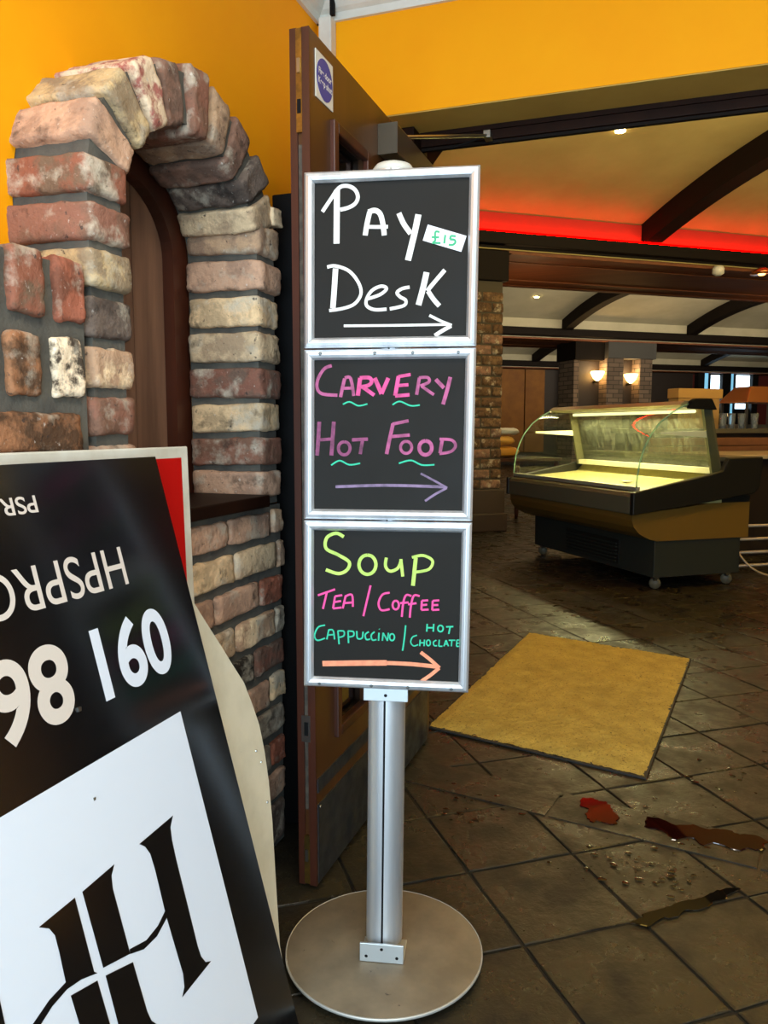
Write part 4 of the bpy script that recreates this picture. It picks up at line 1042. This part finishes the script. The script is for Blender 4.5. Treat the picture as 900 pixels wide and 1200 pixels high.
# ------------------------------------------------------------------ glass serve-over counter
dc = thing('display_counter', UV(3.75, 5.45, 0), 'lit curved-glass refrigerated display counter on castors, empty inside', 'display counter')
cva, cvb = 4.565, 6.42
def cprism(pts, v0, v1): # profile in (u,z)
    return MB().prism([(u, v0, z) for u, z in pts], (0, v1 - v0, 0)).xf(MUV)
obj('base', cprism([(3.43, 0.085), (4.16, 0.085), (4.16, 0.36), (3.43, 0.36)], cva + 0.02, cvb - 0.12), M_counter_base, dc, bevel=0.004)
obj('base_grille', uvbox(3.422, 3.43, 5.0, 5.75, 0.12, 0.30), M_counter_black, dc)
for k in range(6):
    obj('grille_slat', uvbox(3.412, 3.422, 5.02, 5.73, 0.13 + k * 0.027, 0.142 + k * 0.027), M_counter_base, dc)
for uu, vv in ((3.47, 4.62), (3.47, 6.22), (4.08, 4.62), (4.08, 6.22)):
    c_ = obj('castor', MB().lathe([(0.036, -0.014), (0.04, -0.008), (0.04, 0.008), (0.036, 0.014)], UV(uu, vv, 0.041), 20, Matrix.Rotation(PI / 2, 3, 'X')), mat('castor_cream', (92, 86, 66), 0.5), dc, smooth=True)
    obj('castor_fork', uvbox(uu - 0.02, uu + 0.02, vv - 0.02, vv + 0.02, 0.06, 0.09), M_steel, c_)
# tan belly: front slopes in to the base
belly = [(3.235, 0.54), (3.232, 0.50), (3.25, 0.45), (3.30, 0.40), (3.38, 0.36), (3.44, 0.345), (4.22, 0.345), (4.22, 0.60), (3.9, 0.60), (3.6, 0.57)]
obj('belly_panel', cprism(belly, cva + 0.012, cvb - 0.012), M_counter_tan, dc)
obj('front_bumper', cprism([(3.215, 0.54), (3.215, 0.66), (3.235, 0.688), (3.29, 0.70), (3.29, 0.54)], cva + 0.012, cvb - 0.012), M_counter_grey, dc, bevel=0.008)
for v0, v1 in ((cva - 0.03, cva + 0.012), (cvb - 0.012, cvb + 0.03)):
    obj('end_panel', cprism([(3.21, 0.535), (3.21, 0.69), (3.28, 0.705), (3.86, 0.81), (3.94, 0.83), (3.985, 0.92), (4.285, 0.925), (4.265, 0.70), (4.22, 0.66)], v0, v1), M_counter_black, dc, bevel=0.008)
obj('rear_worktop', uvbox(3.985, 4.285, cva, cvb, 0.895, 0.925), M_counter_grey, dc, bevel=0.005)
obj('rear_wall', cprism([(3.975, 0.60), (4.22, 0.60), (4.22, 0.894), (3.975, 0.894)], cva + 0.012, cvb - 0.012), M_counter_black, dc)
obj('display_deck', cprism([(3.292, 0.60), (3.292, 0.692), (3.91, 0.74), (3.974, 0.80), (3.974, 0.60)], cva + 0.013, cvb - 0.013), M_counter_in, dc)
obj('deck_lip', uvbox(3.262, 3.292, cva + 0.013, cvb - 0.013, 0.70, 0.728), mat('lip_steel', (206, 202, 180), 0.3, 0.6), dc, bevel=0.003)
curve = [(3.262, 0.72), (3.268, 0.80), (3.284, 0.90), (3.318, 1.00), (3.370, 1.09), (3.44, 1.17), (3.53, 1.235), (3.62, 1.28), (3.66, 1.294)]
G_glass = glass_mat('display_glass', (0.92, 0.97, 0.93), haze=0.05, hazecol=(200, 210, 170), noisy=True)
G_edge = glass_mat('glass_edge', (0.72, 0.92, 0.82), haze=0.35, hazecol=(190, 230, 205))
mid = (cva + cvb) / 2
obj('front_glass', MB().sheet([[Vector((u, cva + 0.02, z)) for u, z in curve], [Vector((u, cvb - 0.02, z)) for u, z in curve]]).xf(MUV), G_glass, dc, smooth=True)
for vv in (cva + 0.015, cvb - 0.015):
    pts = [(u + 0.006, z) for u, z in curve] + [(3.84, 1.27), (3.955, 0.82), (3.86, 0.80)]
    obj('end_glass', MB().add([Vector((u, vv, z)) for u, z in pts], [tuple(range(len(pts)))]).xf(MUV), glass_mat('end_glass', (0.90, 0.95, 0.92)), dc)
    obj('glass_rim', MB().tube([UV(u, vv, z) for u, z in curve], 0.006, 6), G_edge, dc, smooth=True)
obj('canopy', cprism([(3.60, 1.288), (3.64, 1.315), (3.82, 1.325), (3.87, 1.29), (3.85, 1.262), (3.64, 1.272)], cva + 0.03, cvb - 0.03), M_canopy, dc)
for v0, v1 in ((cva - 0.01, cva + 0.03), (cvb - 0.03, cvb + 0.01)):
    obj('canopy_cap', cprism([(3.655, 1.262), (3.67, 1.315), (3.70, 1.33), (3.84, 1.332), (3.885, 1.255)], v0, v1), M_black, dc, bevel=0.006)
M_white_metal = mat('cream_metal', (226, 222, 196), 0.4)
for v0, v1 in ((cva + 0.03, cva + 0.055), (cvb - 0.055, cvb - 0.03)):
    s_ = obj('strut', cprism([(3.80, 1.265), (3.875, 1.265), (3.985, 0.80), (3.90, 0.80)], v0, v1), mat('strut_grey', (88, 86, 62), 0.4), dc)
    obj('shelf_arm', cprism([(3.46, 1.085), (3.46, 1.10), (3.86, 1.11), (3.88, 1.06)], v0 + 0.004, v1 - 0.004), M_white_metal, s_)
obj('rear_glass', MB().sheet([[UV(3.862, cva + 0.05, 1.262), UV(3.862, cvb - 0.05, 1.262)], [UV(3.972, cva + 0.05, 0.80), UV(3.972, cvb - 0.05, 0.80)]]), glass_mat('streaked_glass', (0.8, 0.84, 0.8), haze=0.24, hazecol=(140, 145, 130), noisy=True), dc)
obj('rear_ledge', uvbox(3.90, 3.97, cva + 0.06, cvb - 0.06, 0.805, 0.845), M_white_metal, dc)
obj('lamp_tube', MB().tube([UV(3.80, cva + 0.12, 1.247), UV(3.80, cvb - 0.12, 1.247)], 0.012, 8), strip_emit('counter_tube', (255, 246, 170), 2.2), dc)
area_light('counter_lamp', UV(3.79, mid, 1.232), (0, math.radians(18), ANG), 0.05, 1.5, 32, (1.0, 0.88, 0.42))
obj('price_card', uvbox(3.55, 3.60, 5.1, 5.2, 0.722, 0.728), M_print, dc)

# ------------------------------------------------------------------ bar counter and things behind it
bar = thing('bar_counter', UV(7.0, 7.0, 0), 'brown wooden bar counter with horizontal boards behind the display counter', 'bar counter')
bu0, bu1, bv = 4.95, 9.5, 6.75
obj('bar_body', uvbox(bu0, bu1, bv + 0.03, 7.35, 0, 1.08), M_dark, bar)
M_bark = mat('bar_boards', (138, 92, 66), 0.45, rgb2=(116, 74, 52), scale=3)
for k in range(5):
    obj('board', uvbox(bu0, bu1, bv, bv + 0.028, 0.60 + k * 0.088, 0.682 + k * 0.088), M_bark, bar, bevel=0.006)
obj('bar_top', uvbox(bu0 - 0.03, bu1, bv - 0.05, 7.4, 1.08, 1.125), mat('bar_top_steel', (120, 116, 100), 0.3, 0.5), bar, bevel=0.005)
wt = thing('worktop', UV(6.3, 6.0, 0), 'pale worktop on a dark cabinet in front of the bar boards', 'worktop')
obj('slab', uvbox(4.95, 7.6, 5.55, 6.70, 0.86, 0.895), mat('pale_worktop', (190, 176, 150), 0.4), wt, bevel=0.004)
obj('cabinet', uvbox(5.0, 7.6, 5.62, 6.68, 0.0, 0.858), M_dark, wt)
def at_bar(x, v=7.0):
    p = on_plane(x, 495, UV(0, v), VX); return p.dot(UX)
ua, ub = at_bar(794, 6.9), at_bar(845, 6.9)
cb = thing('cardboard_box', UV((ua + ub) / 2, 7.05, 1.125), 'plain brown cardboard box standing on the bar', 'box')
M_card = mat('cardboard', (176, 138, 84), 0.8, rgb2=(160, 122, 70), scale=5)
_, zt_ = on_v(815, 456, 7.0)
obj('box_body', uvbox(ua, ub - 0.03, 6.9, 7.06, 1.1255, zt_ - 0.10), M_card, cb, bevel=0.004)
obj('box_lid', uvbox(ua - 0.008, ub, 6.89, 7.07, zt_ - 0.10, zt_), mat('cardboard_lid', (186, 142, 78), 0.8), cb, bevel=0.004)
# copper-hooded food warmer
ua, ub = at_bar(874, 6.85), at_bar(935, 6.85)
_, zr = on_v(880, 453, 7.0); _, zr0 = on_v(880, 472, 7.0)
wm = thing('food_warmer', UV((ua + ub) / 2, 7.05, 1.125), 'food warmer with a sloped copper hood at the right edge of the bar', 'food warmer')
uc = (ua + ub) / 2; hw = (ub - ua) / 2
obj('hood', MB().hexa([UV(ua, 6.85, zr0), UV(ub, 6.85, zr0), UV(ub, 7.3, zr0), UV(ua, 7.3, zr0), UV(ua + hw * 0.4, 6.95, zr), UV(ub - hw * 0.4, 6.95, zr), UV(ub - hw * 0.4, 7.2, zr), UV(ua + hw * 0.4, 7.2, zr)]), mat('copper_hood', (190, 120, 70), 0.35, 0.6), wm, bevel=0.01)
obj('tray', uvbox(ua + 0.01, ub - 0.01, 6.86, 7.28, 1.1255, 1.17), M_steel, wm, bevel=0.004)
for uu in (ua + 0.03, ub - 0.03):
    for vv in (6.88, 7.25):
        obj('post', uvbox(uu - 0.012, uu + 0.012, vv - 0.012, vv + 0.012, 1.17, zr0), M_steel, wm)
G_tumbler = glass_mat('tumbler_glass', (0.88, 0.92, 0.94), haze=0.12, hazecol=(210, 220, 235))
gl_lab = ['clear stemmed glass nearest the cardboard box on the bar', 'clear tall glass second from the cardboard box on the bar', 'clear tall glass left of the copper hooded warmer', 'clear tall glass at the front of the copper hooded warmer']
for i, x in enumerate((847, 857, 869, 884)):
    u_ = at_bar(x, 6.78)
    obj('drinking_glass', MB().lathe([(0.028, 0.0), (0.03, 0.004), (0.036, 0.08), (0.04, 0.16), (0.038, 0.16), (0.033, 0.08), (0.026, 0.01)], UV(u_, 6.78, 1.1255), 16), G_tumbler, smooth=True, label=gl_lab[i], cat='glass', group='glasses on the bar')
# steel trays on the bar front
ub2 = at_bar(838, 6.74)
# loose rails and cable on the floor behind the counter
M_rail = mat('pale_metal_rail', (176, 156, 128), 0.4, 0.3)
for i, (xa, ya, xb, yb) in enumerate(((866, 633, 905, 640), (866, 646, 905, 655), (866, 662, 905, 672), (868, 676, 905, 684))):
    zz = 0.34 - i * 0.105
    pa_ = on_plane(xa, ya, UV(4.9, 0), UX); pb2_ = on_ground(xb, yb, pa_.z)
pr = thing('shelf_rack', UV(5.0, 5.1, 0), 'low rack of pale shelf rails on the floor right of the display counter', 'rack')
for i in range(4):
    z_ = 0.05 + i * 0.105
    obj('rail', MB().tube([UV(4.42, 4.98, z_), UV(6.3, 4.86, z_)], 0.012, 8), M_rail, pr, smooth=True)
for uu in (4.5, 5.4, 6.2):
    obj('upright', uvbox(uu - 0.012, uu + 0.012, 4.97, 4.995, 0, 0.42), M_dark, pr)
cbp = [UV(4.36, 4.92, 0.30), UV(4.38, 4.82, 0.16), UV(4.45, 4.74, 0.06), UV(4.6, 4.70, 0.012), UV(4.9, 4.72, 0.012), UV(5.3, 4.62, 0.012)]
obj('power_cable', MB().tube([Vector(q) for q in smooth_path([tuple(p) for p in cbp], 6)], 0.008, 6), M_rail, smooth=True, label='pale cable hanging to the floor beside the display counter', cat='cable')

# dark table with sacks left of the display counter
tu, tv = on_plane(592, 520, UV(0, 8.9), VX).dot(UX), 8.9
tab = thing('side_table', UV(tu + 0.25, tv + 0.2, 0), 'dark table with slender legs behind the left end of the display counter', 'table')
obj('table_top', uvbox(tu - 0.25, tu + 0.75, tv - 0.1, tv + 0.6, 0.72, 0.76), M_redwood, tab, bevel=0.005)
for a in (tu - 0.2, tu + 0.15, tu + 0.7):
    obj('leg', MB().lathe([(0.022, 0.0), (0.028, 0.1), (0.035, 0.6), (0.035, 0.72)], UV(a, tv - 0.04, 0), 10), M_redwood, tab, smooth=True)
def sack(x, z0, rx, ry, rz, rgb, lab):
    u_, _ = on_v(x, 505, tv)
    m = MB().lathe([(math.sin(PI * k / 12) ** 0.7, -math.cos(PI * k / 12)) for k in range(1, 12)], (0, 0, 0), 18)
    m.v = [Vector((q.x * rx, q.y * ry, q.z * rz)) + noise.noise_vector(q * 1.7 + Vector((x, z0, 0))) * 0.018 for q in m.v]
    lo = min(q.z for q in m.v); hi = max(q.z for q in m.v)
    m.v = [Vector((q.x, q.y, (q.z - lo) / (hi - lo) * 2 * rz)) for q in m.v]
    m.xf(Matrix.Translation(UV(u_, tv + 0.15, z0)) @ Matrix.Rotation(ANG, 4, 'Z'))
    return obj('sack', m, mat('sack_%d_%d' % rgb[:2], rgb, 0.7), smooth=True, label=lab, cat='sack', group='sacks on the side table')
sack(594, 0.761, 0.24, 0.18, 0.075, (196, 140, 48), 'orange yellow sack lying lowest on the dark side table')
sack(590, 0.912, 0.22, 0.16, 0.065, (206, 160, 76), 'pale yellow sack lying in the middle of the pile on the side table')
sack(597, 1.043, 0.20, 0.14, 0.05, (196, 200, 200), 'white sack lying on top of the yellow sacks')
